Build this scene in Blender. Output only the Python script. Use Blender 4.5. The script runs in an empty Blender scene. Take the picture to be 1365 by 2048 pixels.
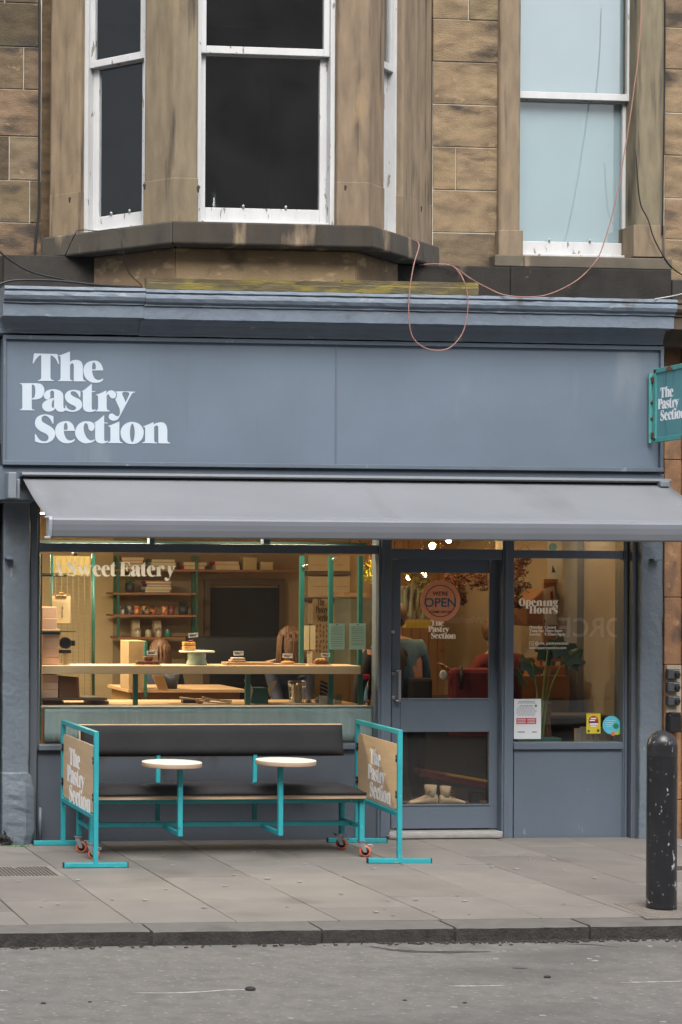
import bpy, bmesh, math, random
from mathutils import Vector, Matrix
random.seed(7)
SC = bpy.context.scene
COL = SC.collection
# ------------------------------------------------------------------ camera
F = 3900.0; D = 14.5; H = 2.05; PX = -355.0; PY = 1142.5
TH = math.atan(380/3900); RO = 0.0055
CAM = Vector((0, -D, H))
_r0 = Vector((math.cos(TH), -math.sin(TH), 0)); _f0 = Vector((math.sin(TH), math.cos(TH), 0)); _u0 = Vector((0, 0, 1))
_R = _r0*math.cos(RO) + _u0*math.sin(RO); _U = _u0*math.cos(RO) - _r0*math.sin(RO)
cd = bpy.data.cameras.new("camera"); cam = bpy.data.objects.new("camera", cd); COL.objects.link(cam)
m = Matrix.Identity(4)
for i in range(3):
    m[i][0] = _R[i]; m[i][1] = _U[i]; m[i][2] = -_f0[i]; m[i][3] = CAM[i]
cam.matrix_world = m
cd.sensor_width = 36; cd.lens = F/2048*36
cd.shift_x = (682.5-PX)/2048; cd.shift_y = (PY-1024)/2048
cd.clip_end = 2000
SC.camera = cam
# ------------------------------------------------------------------ world, sun, exposure
w = bpy.data.worlds.new("World"); SC.world = w; w.use_nodes = True
nt = w.node_tree
sky = nt.nodes.new("ShaderNodeTexSky"); sky.sky_type = 'NISHITA'; sky.sun_disc = False
sky.sun_elevation = math.radians(52); sky.sun_rotation = math.radians(200); sky.dust_density = 4; sky.air_density = 1.0
hs = nt.nodes.new("ShaderNodeHueSaturation"); hs.inputs['Saturation'].default_value = 0.38
nt.links.new(sky.outputs[0], hs.inputs['Color']); nt.links.new(hs.outputs[0], nt.nodes['Background'].inputs[0])
nt.nodes['Background'].inputs[1].default_value = 0.13
sl = bpy.data.lights.new("sun", 'SUN'); sl.energy = 1.5; sl.angle = math.radians(42); sl.color = (1, .965, .92)
so = bpy.data.objects.new("sun", sl); COL.objects.link(so)
_sd = Vector((-.16, -.80, 1.0)).normalized()
so.rotation_euler = _sd.to_track_quat('Z', 'Y').to_euler()
sky.sun_elevation = math.asin(_sd.z); sky.sun_rotation = math.atan2(_sd.x, _sd.y)
SC.view_settings.view_transform = 'Standard'; SC.view_settings.look = 'None'; SC.view_settings.exposure = 1.15; SC.view_settings.gamma = 1
SC.cycles.max_bounces = 8; SC.cycles.transparent_max_bounces = 16; SC.cycles.caustics_reflective = False; SC.cycles.caustics_refractive = False
SC.cycles.sample_clamp_indirect = 4
# ------------------------------------------------------------------ pixel -> point on a real plane
def ray(x, y): return _f0 + _R*((x-PX)/F) - _U*((y-PY)/F)
def at(x, y, Y): d = ray(x, y); return CAM + d*((Y+D)/d.y)
def gr(x, y, Z=0.0): d = ray(x, y); return CAM + d*((Z-H)/d.z)
def onpl(x, y, P, N): d = ray(x, y); return CAM + d*((P-CAM).dot(N)/d.dot(N))
def onx(x, y, X): d = ray(x, y); return CAM + d*((X-CAM.x)/d.x)
def lin(c): return tuple(((v/255)/12.92 if v <= 10 else (((v/255)+.055)/1.055)**2.4) for v in c)
# ------------------------------------------------------------------ materials
MATS = {}
def N(t, ty, **kw):
    n = t.nodes.new(ty)
    for k, v in kw.items():
        if hasattr(n, k) and k not in ('Scale',): setattr(n, k, v)
        else: n.inputs[k].default_value = v
    return n
def M(name, col, rough=.6, var=.12, scale=6, bump=.15, bscale=60, stretch=(1, 1, 1), metal=0, spots=None, tint=False, dirt=None, coat=0, bdist=.004):
    """noise-varied principled; spots=(colour, scale, threshold, softness, stretch) is wear with its own shape; dirt the same, a second layer"""
    if name in MATS: return MATS[name]
    mt = bpy.data.materials.new(name); mt.use_nodes = True; t = mt.node_tree; L = t.links.new
    b = t.nodes['Principled BSDF']; b.inputs['Roughness'].default_value = rough; b.inputs['Metallic'].default_value = metal
    if coat: b.inputs['Coat Weight'].default_value = coat
    tc = N(t, 'ShaderNodeNewGeometry')
    def noise(sc, st=(1, 1, 1), det=4, seed=0):
        mp = N(t, 'ShaderNodeMapping'); mp.inputs['Scale'].default_value = st; mp.inputs['Location'].default_value = (seed, seed*1.7, seed*.6)
        L(tc.outputs['Position'], mp.inputs['Vector'])
        n = N(t, 'ShaderNodeTexNoise'); n.inputs['Scale'].default_value = sc; n.inputs['Detail'].default_value = det
        L(mp.outputs[0], n.inputs['Vector']); return n.outputs['Fac']
    col = tuple(col)[:3]
    mr = N(t, 'ShaderNodeMapRange'); mr.inputs['From Min'].default_value = .25; mr.inputs['From Max'].default_value = .75
    mr.inputs['To Min'].default_value = 1-var; mr.inputs['To Max'].default_value = 1+var
    L(noise(scale, stretch), mr.inputs['Value'])
    mul = N(t, 'ShaderNodeMix', data_type='RGBA', blend_type='MULTIPLY'); mul.inputs[0].default_value = 1
    mul.inputs[6].default_value = (*col, 1); L(mr.outputs[0], mul.inputs[7]); out = mul.outputs[2]
    if tint:
        at_ = N(t, 'ShaderNodeAttribute'); at_.attribute_name = 'tint'
        m2 = N(t, 'ShaderNodeMix', data_type='RGBA', blend_type='MULTIPLY'); m2.inputs[0].default_value = 1
        L(out, m2.inputs[6]); L(at_.outputs['Color'], m2.inputs[7]); out = m2.outputs[2]
    for k, sp in enumerate((spots, dirt)):
        if not sp: continue
        c2, s2, th, soft, st = sp
        r = N(t, 'ShaderNodeMapRange'); r.inputs['From Min'].default_value = th; r.inputs['From Max'].default_value = th+soft; r.clamp = True
        L(noise(s2, st, 8, 3+5*k), r.inputs['Value'])
        m2 = N(t, 'ShaderNodeMix', data_type='RGBA'); L(r.outputs[0], m2.inputs[0]); L(out, m2.inputs[6]); m2.inputs[7].default_value = (*c2, 1); out = m2.outputs[2]
    L(out, b.inputs['Base Color'])
    if bump:
        bp = N(t, 'ShaderNodeBump'); bp.inputs['Strength'].default_value = bump; bp.inputs['Distance'].default_value = bdist
        L(noise(bscale, stretch if stretch != (1, 1, 1) else (1, 1, 1), 5, 9), bp.inputs['Height']); L(bp.outputs[0], b.inputs['Normal'])
    MATS[name] = mt; return mt
def EM(name, col, s):
    if name in MATS: return MATS[name]
    mt = bpy.data.materials.new(name); mt.use_nodes = True; b = mt.node_tree.nodes['Principled BSDF']
    b.inputs['Base Color'].default_value = (*col, 1); b.inputs['Emission Color'].default_value = (*col, 1); b.inputs['Emission Strength'].default_value = s
    MATS[name] = mt; return mt
def GLASS(name, tintc=(1, 1, 1), rough=.0, ior=1.45, smear=0.0):
    mt = bpy.data.materials.new(name); mt.use_nodes = True; t = mt.node_tree; L = t.links.new
    for n in list(t.nodes):
        if n.type != 'OUTPUT_MATERIAL': t.nodes.remove(n)
    o = [n for n in t.nodes][0]
    tr = N(t, 'ShaderNodeBsdfTransparent'); tr.inputs[0].default_value = (*tintc, 1)
    gl = N(t, 'ShaderNodeBsdfGlossy'); gl.inputs['Roughness'].default_value = rough
    fr = N(t, 'ShaderNodeFresnel'); fr.inputs['IOR'].default_value = ior
    g = N(t, 'ShaderNodeNewGeometry')
    im = N(t, 'ShaderNodeMix', data_type='FLOAT'); im.inputs[2].default_value = ior; im.inputs[3].default_value = 1/ior   # same reflectance from both faces of the pane
    L(g.outputs['Backfacing'], im.inputs[0]); L(im.outputs[0], fr.inputs['IOR'])
    nz = N(t, 'ShaderNodeTexNoise'); nz.inputs['Scale'].default_value = 1.6
    L(g.outputs['Position'], nz.inputs['Vector'])
    bp = N(t, 'ShaderNodeBump'); bp.inputs['Strength'].default_value = .05; bp.inputs['Distance'].default_value = .01
    L(nz.outputs['Fac'], bp.inputs['Height']); L(bp.outputs[0], gl.inputs['Normal'])
    mx = N(t, 'ShaderNodeMixShader'); L(fr.outputs[0], mx.inputs[0]); L(tr.outputs[0], mx.inputs[1]); L(gl.outputs[0], mx.inputs[2])
    out = mx.outputs[0]
    if smear:
        df = N(t, 'ShaderNodeBsdfDiffuse'); df.inputs[0].default_value = (.5, .5, .48, 1)
        n2 = N(t, 'ShaderNodeTexNoise'); n2.inputs['Scale'].default_value = 3; n2.inputs['Detail'].default_value = 8; L(g.outputs['Position'], n2.inputs['Vector'])
        r = N(t, 'ShaderNodeMapRange'); r.inputs['From Min'].default_value = .4; r.inputs['From Max'].default_value = .75; r.inputs['To Max'].default_value = smear
        L(n2.outputs['Fac'], r.inputs['Value']); m2 = N(t, 'ShaderNodeMixShader'); L(r.outputs[0], m2.inputs[0]); L(out, m2.inputs[1]); L(df.outputs[0], m2.inputs[2]); out = m2.outputs[0]
    L(out, o.inputs[0]); MATS[name] = mt; return mt
paint = M('blue_grey_paint', (.098, .124, .158), .45, .07, 2.5, .25, 35, spots=((.20, .23, .26), 9, .68, .05, (1, 1, .6)), dirt=((.075, .085, .09), 2.2, .66, .2, (1, 1, .4)))
paint_dark = M('slate_grey_paint', (.085, .10, .12), .45, .07, 3, .15, 40)
paint_bay = M('fascia_paint', (.117, .152, .196), .45, .09, 1.6, .35, 14, spots=((.19, .22, .25), 2.5, .62, .2, (1, 1, .3)), dirt=((.105, .132, .168), 5, .60, .22, (2.5, 1, .2)))
paint_old = M('cornice_paint', (.145, .18, .225), .5, .10, 4, .5, 22, spots=((.25, .275, .30), 14, .66, .04, (.5, 1, 1.4)), dirt=((.07, .075, .075), 5, .64, .1, (1, 1, .8)), bdist=.01)
white_paint = M('white_paint', (.50, .51, .515), .5, .10, 8, .4, 90, stretch=(1, 1, .3), spots=((.20, .18, .16), 20, .645, .03, (1, 1, .30)), dirt=((.42, .42, .39), 4, .6, .2, (1, 1, .5)))
stone = M('tan_sandstone', (.215, .155, .092), .9, .38, 9, .6, 90, stretch=(.7, 1, 1.6), spots=((.045, .036, .028), 3.4, .545, .15, (.7, 1, 2.0)), dirt=((.30, .21, .115), 9, .63, .1, (1, 1, 1.5)), tint=True, bdist=.012)
stone_p = M('dressed_sandstone', (.205, .157, .105), .9, .26, 7, .8, 130, stretch=(2.2, 2.2, .5), spots=((.062, .050, .040), 5.5, .575, .14, (2.8, 2.8, .20)), dirt=((.27, .195, .115), 4, .60, .15, (1.5, 1.5, .5)), tint=True, bdist=.005)
stone_d = M('soot_black_sandstone', (.032, .030, .026), .9, .4, 6, .6, 80, spots=((.13, .105, .07), 4.5, .66, .12, (1, 1, .35)), dirt=((.12, .11, .055), 12, .68, .08, (1, 1, 1)), tint=True, bdist=.006)
stone_r = M('brown_sandstone', (.25, .135, .07), .9, .2, 4, .6, 60, spots=((.10, .065, .045), 5, .56, .15, (1, 1, .6)), dirt=((.36, .22, .12), 9, .6, .15, (1, 1, 1)), bdist=.008)
mortar = M('pale_mortar', (.42, .38, .31), .95, .2, 8, .3, 60)
dark_in = M('dark_room', (.02, .02, .02), .9, .1, 3, 0)
slab = M('paving_stone', (.176, .164, .151), .8, .10, 3, .3, 120, tint=True, spots=((.24, .225, .21), 34, .735, .02, (1, 1, 1)), dirt=((.105, .096, .087), 1.7, .58, .2, (1, 1, 1)))
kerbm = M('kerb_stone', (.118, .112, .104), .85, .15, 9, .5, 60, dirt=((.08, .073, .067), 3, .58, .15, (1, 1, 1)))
kerb_face = M('dark_kerb_face', (.034, .031, .028), .9, .45, 14, .8, 60, spots=((.07, .064, .058), 24, .62, .1, (1, 1, 1)), bdist=.01)  # front face of the kerb, coloured darker than its top
groove = M('joint_dirt', (.04, .036, .032), .95, .2, 10, 0)
teal = M('teal_metal', (.025, .30, .34), .42, .13, 5, .12, 60, spots=((.16, .40, .42), 42, .66, .03, (1, 1, 1)), dirt=((.05, .09, .08), 24, .70, .03, (1, 1, 1)))
teal_in = M('teal_green_metal', (.012, .10, .085), .4, .08, 8, .05, 60)
ply = M('birch_plywood', (.56, .405, .25), .6, .08, 5, .1, 60, stretch=(6, .5, 6))
ply_edge = M('plywood_edge', (.36, .26, .175), .7, .2, 40, .1, 60, stretch=(.2, .2, 8))
cush = M('black_fabric', (.014, .014, .016), .85, .25, 4, .5, 300, bdist=.003)
topw = M('white_laminate', (.62, .6, .56), .4, .05, 5, .02, 40)
awn = M('grey_canvas', (.165, .175, .19), .75, .07, 1.6, .5, 3.5, spots=((.29, .30, .31), 38, .745, .02, (1, 1, 1)), dirt=((.13, .135, .143), 2.5, .58, .2, (1, .35, .35)), bdist=.03)
awnbar = M('awning_metal', (.175, .19, .215), .4, .05, 3, .05, 30)
letter = M('pale_vinyl', (.46, .53, .60), .5, .03, 8, 0)
letterg = M('window_vinyl', (.80, .82, .82), .6, .05, 8, 0)
_t = letterg.node_tree; _b = _t.nodes['Principled BSDF']; _tr = _t.nodes.new('ShaderNodeBsdfTranslucent'); _tr.inputs[0].default_value = (.75, .78, .80, 1)
_m = _t.nodes.new('ShaderNodeMixShader'); _m.inputs[0].default_value = .32; _t.links.new(_b.outputs[0], _m.inputs[1]); _t.links.new(_tr.outputs[0], _m.inputs[2]); _t.links.new(_m.outputs[0], _t.nodes['Material Output'].inputs[0])
black = M('black_plastic', (.012, .012, .014), .4, .1, 20, .05)
steel = M('brushed_steel', (.5, .5, .5), .3, .1, 20, .05, 60, metal=1)
zinc = M('zinc_plate', (.38, .40, .42), .42, .15, 20, .1, 60, metal=.8)
orange = M('orange_polyurethane', (.62, .12, .05), .45, .1, 20, .05)
glass = GLASS('shop_glass', (.93, .95, .94), ior=1.55, smear=.006)
glass_b = GLASS('side_shop_glass', (.93, .95, .94), ior=1.75, smear=.012)
glass_r = GLASS('blind_window_glass', (.98, .99, .99), ior=1.6)
glass_r2 = GLASS('upper_blind_glass', (.98, .99, .99), ior=2.0)
glass_s = GLASS('side_bay_glass', (.93, .95, .95), ior=1.35, smear=.004)
glass_u = GLASS('upper_glass', (.93, .95, .95), ior=2.3, smear=.006)
# ------------------------------------------------------------------ mesh builder
def cat(o, label=None, c=None, group=None, kind=None):
    if label: o['label'] = label
    if c: o['category'] = c
    if group: o['group'] = group
    if kind: o['kind'] = kind
    return o
def thing(name, loc, label, c, group=None):
    o = bpy.data.objects.new(name, None); o.empty_display_size = .1; o.location = loc; COL.objects.link(o)
    return cat(o, label, c, group)
def root_loc(o):
    l = Vector((0, 0, 0))
    while o is not None: l += o.location; o = o.parent
    return l
class MB:
    def __init__(s): s.bm = bmesh.new(); s.tl = s.bm.loops.layers.color.new('tint'); s.tv = (1, 1, 1, 1)
    def _f(s, vs, smooth=False):
        try: f = s.bm.faces.new(vs)
        except ValueError: return None
        f.smooth = smooth
        for l in f.loops: l[s.tl] = s.tv
        return f
    def hexa(s, p):   # 8 points: bottom 0-3 ccw, top 4-7
        v = [s.bm.verts.new(q) for q in p]
        for f in ((3, 2, 1, 0), (4, 5, 6, 7), (0, 1, 5, 4), (1, 2, 6, 5), (2, 3, 7, 6), (3, 0, 4, 7)): s._f([v[i] for i in f])
        return s
    def box(s, x0, x1, y0, y1, z0, z1):
        if x0 > x1: x0, x1 = x1, x0
        if y0 > y1: y0, y1 = y1, y0
        if z0 > z1: z0, z1 = z1, z0
        return s.hexa([(x0, y0, z0), (x1, y0, z0), (x1, y1, z0), (x0, y1, z0), (x0, y0, z1), (x1, y0, z1), (x1, y1, z1), (x0, y1, z1)])
    def pb(s, px0, px1, py0, py1, Y0, Y1, jit=0):   # a box whose front face (at Y0) covers these photo pixels
        cx, cy = (px0+px1)/2, (py0+py1)/2
        return s.box(at(px0, cy, Y0).x, at(px1, cy, Y0).x, Y0, Y1, at(cx, py1, Y0).z, at(cx, py0, Y0).z)
    def obox(s, c, ax, ay, az):  # oriented box, half-axes
        c = Vector(c); ax, ay, az = Vector(ax), Vector(ay), Vector(az)
        return s.hexa([c-ax-ay-az, c+ax-ay-az, c+ax+ay-az, c-ax+ay-az, c-ax-ay+az, c+ax-ay+az, c+ax+ay+az, c-ax+ay+az])
    def tube(s, pts, r, n=8, cap=True, sm=True):
        pts = [Vector(p) for p in pts]; rs = r if isinstance(r, (list, tuple)) else [r]*len(pts); rings = []; up = None
        for i, p in enumerate(pts):
            d = (pts[min(i+1, len(pts)-1)]-pts[max(i-1, 0)]).normalized()
            if up is None: up = d.orthogonal().normalized()
            up = (up-d*up.dot(d)); up = up.normalized() if up.length > 1e-6 else d.orthogonal().normalized()
            sd = d.cross(up)
            rings.append([s.bm.verts.new(p+(up*math.cos(a)+sd*math.sin(a))*rs[i]) for a in [2*math.pi*k/n for k in range(n)]])
        for a, b in zip(rings, rings[1:]):
            for k in range(n): s._f([a[k], a[(k+1) % n], b[(k+1) % n], b[k]], sm)
        if cap: s._f(rings[0][::-1]); s._f(rings[-1])
        return s
    def lathe(s, c, prof, n=24, ax='z', sm=True):
        c = Vector(c); rings = []
        for r, h in prof:
            ring = []
            for k in range(n):
                a = 2*math.pi*k/n; q = (r*math.cos(a), r*math.sin(a), h)
                if ax == 'x': q = (q[2], q[0], q[1])
                if ax == 'y': q = (q[0], q[2], q[1])
                ring.append(s.bm.verts.new(c+Vector(q)))
            rings.append(ring)
        for a, b in zip(rings, rings[1:]):
            for k in range(n): s._f([a[k], a[(k+1) % n], b[(k+1) % n], b[k]], sm)
        s._f(rings[0][::-1]); s._f(rings[-1]); return s
    def sphere(s, c, r, nu=16, nv=10, sc=(1, 1, 1)):
        c = Vector(c)
        prof = [(max(r*math.sin(math.pi*k/nv), 1e-4), -r*math.cos(math.pi*k/nv)) for k in range(nv+1)]
        i0 = len(s.bm.verts); s.lathe((0, 0, 0), prof, nu)
        s.bm.verts.ensure_lookup_table()
        for v in s.bm.verts[i0:]: v.co = Vector((v.co.x*sc[0], v.co.y*sc[1], v.co.z*sc[2]))+c
        return s
    def prism(s, poly, ext):   # poly 3D points, extruded by vector
        a = [s.bm.verts.new(p) for p in poly]; b = [s.bm.verts.new(Vector(p)+Vector(ext)) for p in poly]; n = len(a)
        s._f(a[::-1]); s._f(b)
        for k in range(n): s._f([a[k], a[(k+1) % n], b[(k+1) % n], b[k]])
        return s
    def run(s, sec, x0, x1, xs=None, wob=0):   # profile (Y,Z) list run along X, with optional waviness
        xs = xs or [x0, x1]; rows = []
        for x in xs: rows.append([s.bm.verts.new((x, y+random.uniform(-wob, wob), z+random.uniform(-wob, wob))) for y, z in sec])
        n = len(sec)
        for a, b in zip(rows, rows[1:]):
            for k in range(n): s._f([a[k], a[(k+1) % n], b[(k+1) % n], b[k]])
        s._f(rows[0][::-1]); s._f(rows[-1]); return s
    def leafs(s, c, rad, n, size, sc=(1, 1, 1)):
        c = Vector(c)
        for _ in range(n):
            d = Vector((random.gauss(0, 1), random.gauss(0, 1), random.gauss(0, 1))).normalized()*rad*random.random()**.45
            p = c+Vector((d.x*sc[0], d.y*sc[1], d.z*sc[2])); a = Vector((random.gauss(0, 1), random.gauss(0, 1), random.gauss(0, .6))).normalized(); b = a.orthogonal().normalized(); z = size*random.uniform(.6, 1.4)
            v = [s.bm.verts.new(q) for q in (p-a*z, p-b*z*.4+a.cross(b)*z*.1, p+a*z, p+b*z*.4+a.cross(b)*z*.1)]; s._f(v)
        return s
    def build(s, name, mat, parent=None, bevel=0, weld=False, subsurf=0, seg=2, tag=None):
        if weld: bmesh.ops.remove_doubles(s.bm, verts=s.bm.verts, dist=1e-4)
        bmesh.ops.recalc_face_normals(s.bm, faces=s.bm.faces)
        me = bpy.data.meshes.new(name)
        if parent is not None: off = root_loc(parent)
        else:
            co = [v.co for v in s.bm.verts]
            off = Vector(((min(c.x for c in co)+max(c.x for c in co))/2, (min(c.y for c in co)+max(c.y for c in co))/2, min(c.z for c in co)))
        bmesh.ops.translate(s.bm, verts=s.bm.verts, vec=-off)
        s.bm.to_mesh(me); s.bm.free()
        for mm in (mat if isinstance(mat, (list, tuple)) else [mat]): me.materials.append(mm)
        o = bpy.data.objects.new(name, me); COL.objects.link(o)
        if parent is not None: o.parent = parent
        else: o.location = off
        if bevel: b = o.modifiers.new('bevel', 'BEVEL'); b.width = bevel; b.segments = seg; b.limit_method = 'ANGLE'; b.angle_limit = math.radians(40); b.harden_normals = False
        if subsurf: b = o.modifiers.new('sub', 'SUBSURF'); b.levels = subsurf; b.render_levels = subsurf
        if tag: cat(o, *tag)
        return o
def rnd(a, b): return random.uniform(a, b)
def tinted(mb, lo=.8, hi=1.15, warm=.06):
    v = rnd(lo, hi); mb.tv = (v*(1+rnd(-warm, warm)), v, v*(1+rnd(-warm, warm)), 1)
def spl(pts, n=6):   # smooth open curve through points
    P = [Vector(p) for p in pts]; P = [P[0]*2-P[1]]+P+[P[-1]*2-P[-2]]; out = []
    for i in range(1, len(P)-2):
        for k in range(n):
            t = k/n; a, b, c, d = P[i-1:i+3]
            out.append(.5*((2*b)+(c-a)*t+(2*a-5*b+4*c-d)*t*t+(3*b-a-3*c+d)*t**3))
    out.append(P[-2]); return out
# ------------------------------------------------------------------ fat-face lettering, traced glyph outlines (c = corner)
GL = {
 'T': (1, [["c72,102 c470,112 c500,280 c485,280 440,192 385,146 c352,135 c352,515 365,547 c408,560 c408,572 c142,572 c142,558 180,545 c195,515 c195,130 155,146 102,205 c65,270 c50,268"]]),
 'h': (1, [["c685,68 c685,252 720,224 800,212 872,240 c905,310 c905,510 918,555 c958,568 c958,579 c750,579 c752,310 742,278 715,270 c685,302 c685,520 695,552 c728,562 c728,577 c480,574 c480,562 512,552 c525,520 c525,162 515,148 c485,146 c485,136 520,130 600,102"]]),
 'e': (1, [["c1252,392 c1062,392 1070,450 1105,525 1160,556 1210,548 c1245,530 c1254,548 1205,588 1130,604 1040,590 960,530 918,430 925,330 985,255 1080,226 1155,234 1212,280 1240,340", "c1062,375 c1118,375 1128,345 1120,285 1092,252 1068,285 1062,330"]]),
 'P': (2, [["c105,120 c470,122 560,145 615,230 612,330 560,420 465,460 c355,462 c355,640 368,668 c420,677 c418,692 c95,689 c98,676 140,662 c158,630 c158,190 145,146 c105,133", "c356,148 395,158 423,200 432,280 425,370 405,422 c356,438"]]),
 'a': (2, [["c1018,400 c1018,600 1025,640 1045,645 c1066,640 c1062,690 1020,715 960,722 890,700 c850,645 810,690 740,716 660,710 600,670 575,600 600,530 680,470 760,440 c825,432 c825,320 810,286 785,278 755,290 742,320 745,380 735,430 695,460 650,455 612,410 615,345 670,280 760,250 860,250 950,280 1003,330", "c825,455 c825,600 820,632 800,640 780,620 773,570 788,500"]]),
 's': (2, [["c1065,568 1100,640 1160,680 1220,690 1270,675 1285,640 1265,605 1170,560 1090,500 1052,420 1070,335 1140,278 1230,260 1310,268 c1378,290 c1375,415 c1358,415 1325,350 1280,305 1222,290 1176,306 1180,358 1250,410 1360,462 1410,540 1404,620 1350,682 1270,715 1200,722 1130,712 c1062,690"]]),
 't': (3, [["c355,132 c355,285 c430,288 c428,305 c355,303 c355,640 366,672 395,680 c430,665 c436,690 390,715 320,728 240,715 185,670 c168,600 c168,303 c145,303 c145,292 220,245"]]),
 'r': (3, [["c660,272 c660,345 700,290 770,272 840,300 868,365 850,420 800,442 755,425 725,380 700,352 c668,380 c668,620 682,675 c735,702 c735,715 c430,713 c432,700 475,680 c490,640 c488,400 475,374 c442,372 c442,360 540,330"]]),
 'y': (3, [["c865,292 c1045,292 c1045,305 1005,315 c992,350 c1068,522 c1140,370 1145,330 1115,310 c1060,305 c1060,292 c1270,300 c1268,312 1218,325 c1180,370 c950,800 900,880 820,908 750,890 712,840 728,778 780,755 830,785 880,814 c925,808 948,750 c942,660 c850,462 882,405 c885,340 c865,306"]]),
 'S': (4, [["c430,115 c430,245 c415,248 380,180 332,125 275,102 230,120 212,165 230,215 300,258 400,320 455,390 460,460 420,540 350,590 250,605 170,595 c95,570 c92,440 c108,440 150,510 200,558 260,572 310,560 340,520 332,472 290,430 200,390 120,320 95,240 120,150 190,97 280,80 360,92"]]),
 'c': (4, [["c1188,548 1120,592 1000,606 900,560 835,470 830,370 880,270 960,215 1050,205 1130,222 1175,270 1175,330 1140,378 1095,375 1068,335 1055,270 1020,238 990,262 978,330 995,420 1040,510 1095,552 1140,553 c1180,533"]]),
 'i': (5, [["c355,210 c355,530 370,574 c410,588 c408,602 c145,601 c145,588 183,572 c193,530 c193,325 178,302 c150,302 c150,290 230,262"]]),
 'o': (5, [["588,217 700,245 775,320 798,410 770,520 690,598 590,620 480,598 402,515 378,410 405,315 482,243", "590,248 622,300 635,410 622,530 592,588 560,535 547,410 560,300"]]),
 'n': (5, [["c978,222 c980,265 1030,238 1110,225 1170,238 1212,290 c1228,370 c1228,550 1242,582 c1278,597 c1275,610 c1065,607 c1065,330 1055,292 1025,284 c988,310 c988,560 1002,584 c1042,595 c1042,608 c775,603 c775,592 812,580 c825,550 c825,335 812,308 c790,308 c790,298 870,268"]]),
 'A': (0, [["c26,-57 c44,-6 46,-2.4 c52,-1.5 c52,0 c24,0 c24,-1.5 29,-2.5 c30,-5 c26,-17 c12,-17 c8,-5 9,-2.4 c15,-1.5 c15,0 c0,0 c0,-1.5 4,-2.4 c7,-5 c24,-53", "c12.7,-19 c25.3,-19 c19,-38"]]),
 'w': (0, [["c0,-41 c21,-41 c21,-39.5 c18.5,-38 c29,-12 c34.5,-27 c31,-37.5 c28,-39.5 c28,-41 c49,-41 c49,-39.5 c46.5,-38 c56,-12 c64,-37 c60,-39.5 c60,-41 c73,-41 c73,-39.5 c67,-37 c52,2 c49,2 c37.5,-22 c25,2 c22,2 c4,-38 c0,-39.5"]]),
 'E': (0, [["c0,-54 c46,-54 c49,-36 c47.5,-36 42,-48 c32,-52 c23,-52 c23,-29 30,-30 c34,-39 c36,-39 c36,-17 c34,-17 30,-27 c23,-27.5 c23,-2 c33,-2 44,-6 c48,-20 c50,-20 c48,0 c0,0 c0,-1.5 4,-2 c5.5,-5 c5.5,-49 4,-52 c0,-52.5"]]),
 'H': (0, [["c0,-54 c27,-54 c27,-52.5 c23,-50 c23,-29 c37,-29 c37,-50 c33,-52.5 c33,-54 c60,-54 c60,-52.5 c55.5,-50 c55.5,-4 c60,-1.5 c60,0 c33,0 c33,-1.5 c37,-4 c37,-26.5 c23,-26.5 c23,-4 c27,-1.5 c27,0 c0,0 c0,-1.5 c4.5,-4 c4.5,-50 c0,-52.5"]]),
 'O': (0, [["30,-56 46,-50 57,-27 46,-4 30,1 13,-4 2,-27 13,-50", "30,-53 36,-44 38,-27 36,-11 30,-2 23,-11 21,-27 23,-44"]]),
 'p': (0, [["c0,-39 8,-40 c22,-46 c22,-39 30,-43.5 41,-40 48,-24 43,-7 34,1 c22,-2 c22,13 c28,17 c28,18.5 c0,18.5 c0,17 c5,13 c5,-34 2,-37 c0,-37.5", "c22,-36 27,-37 31,-30 31,-14 29,-5 c22,-4"]]),
 'u': (0, [["c0,-41 c20,-41 c20,-10 23,-4 27,-5 c30,-8 c30,-36 c26,-39.5 c26,-41 c47,-41 c47,-6 c52,-2 c52,-.5 c31,2 c31,-4 24,1 14,2 6,-3 c4,-12 c4,-36 c0,-39.5"]]),
 'g': (0, [["20,-42 32,-39 38,-28 32,-17 20,-13 8,-17 2,-28 8,-39", "20,-40 24,-28 20,-15 16,-28"], ["c38,-44 c46,-44 c46,-37 c36,-37"], ["24,-11 40,-6 43,6 34,16 16,17 2,12 4,2 14,-6", "20,-1 32,3 30,12 16,13 11,6"]]),
}
ZM = {0: (0, 0, 1), 1: (60, 695, 8.53125), 2: (30, 755, 10.5), 3: (150, 755, 10.5), 4: (60, 820, 9.1), 5: (200, 820, 9.1)}
BASE = {'T': 762, 'h': 762.5, 'e': 763.5, 'P': 820.7, 'a': 822, 's': 822.5, 't': 823, 'r': 823, 'y': 823, 'S': 885.5, 'c': 885.5, 'i': 886, 'o': 886.5, 'n': 886.5}
def parse(g, s):
    ox, oy, k = ZM[g]; out = []
    for tok in s.split():
        c = tok[0] == 'c'; x, y = (tok[1:] if c else tok).split(','); out.append((ox+float(x)/k, oy+float(y)/k, c))
    return out
def sample(pts):   # closed outline: straight between corners, smooth elsewhere
    n = len(pts); out = []
    for i in range(n):
        p0, p1, p2, p3 = pts[i-1], pts[i], pts[(i+1) % n], pts[(i+2) % n]
        out.append((p1[0], p1[1]))
        if p1[2] and p2[2]: continue
        m1 = ((p2[0]-p0[0])/2, (p2[1]-p0[1])/2) if not p1[2] else (p2[0]-p1[0], p2[1]-p1[1])
        m2 = ((p3[0]-p1[0])/2, (p3[1]-p1[1])/2) if not p2[2] else (p2[0]-p1[0], p2[1]-p1[1])
        for k in range(1, 5):
            t = k/5; h1 = 2*t**3-3*t*t+1; h2 = t**3-2*t*t+t; h3 = -2*t**3+3*t*t; h4 = t**3-t*t
            out.append((h1*p1[0]+h2*m1[0]+h3*p2[0]+h4*m2[0], h1*p1[1]+h2*m1[1]+h3*p2[1]+h4*m2[1]))
    return out
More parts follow.
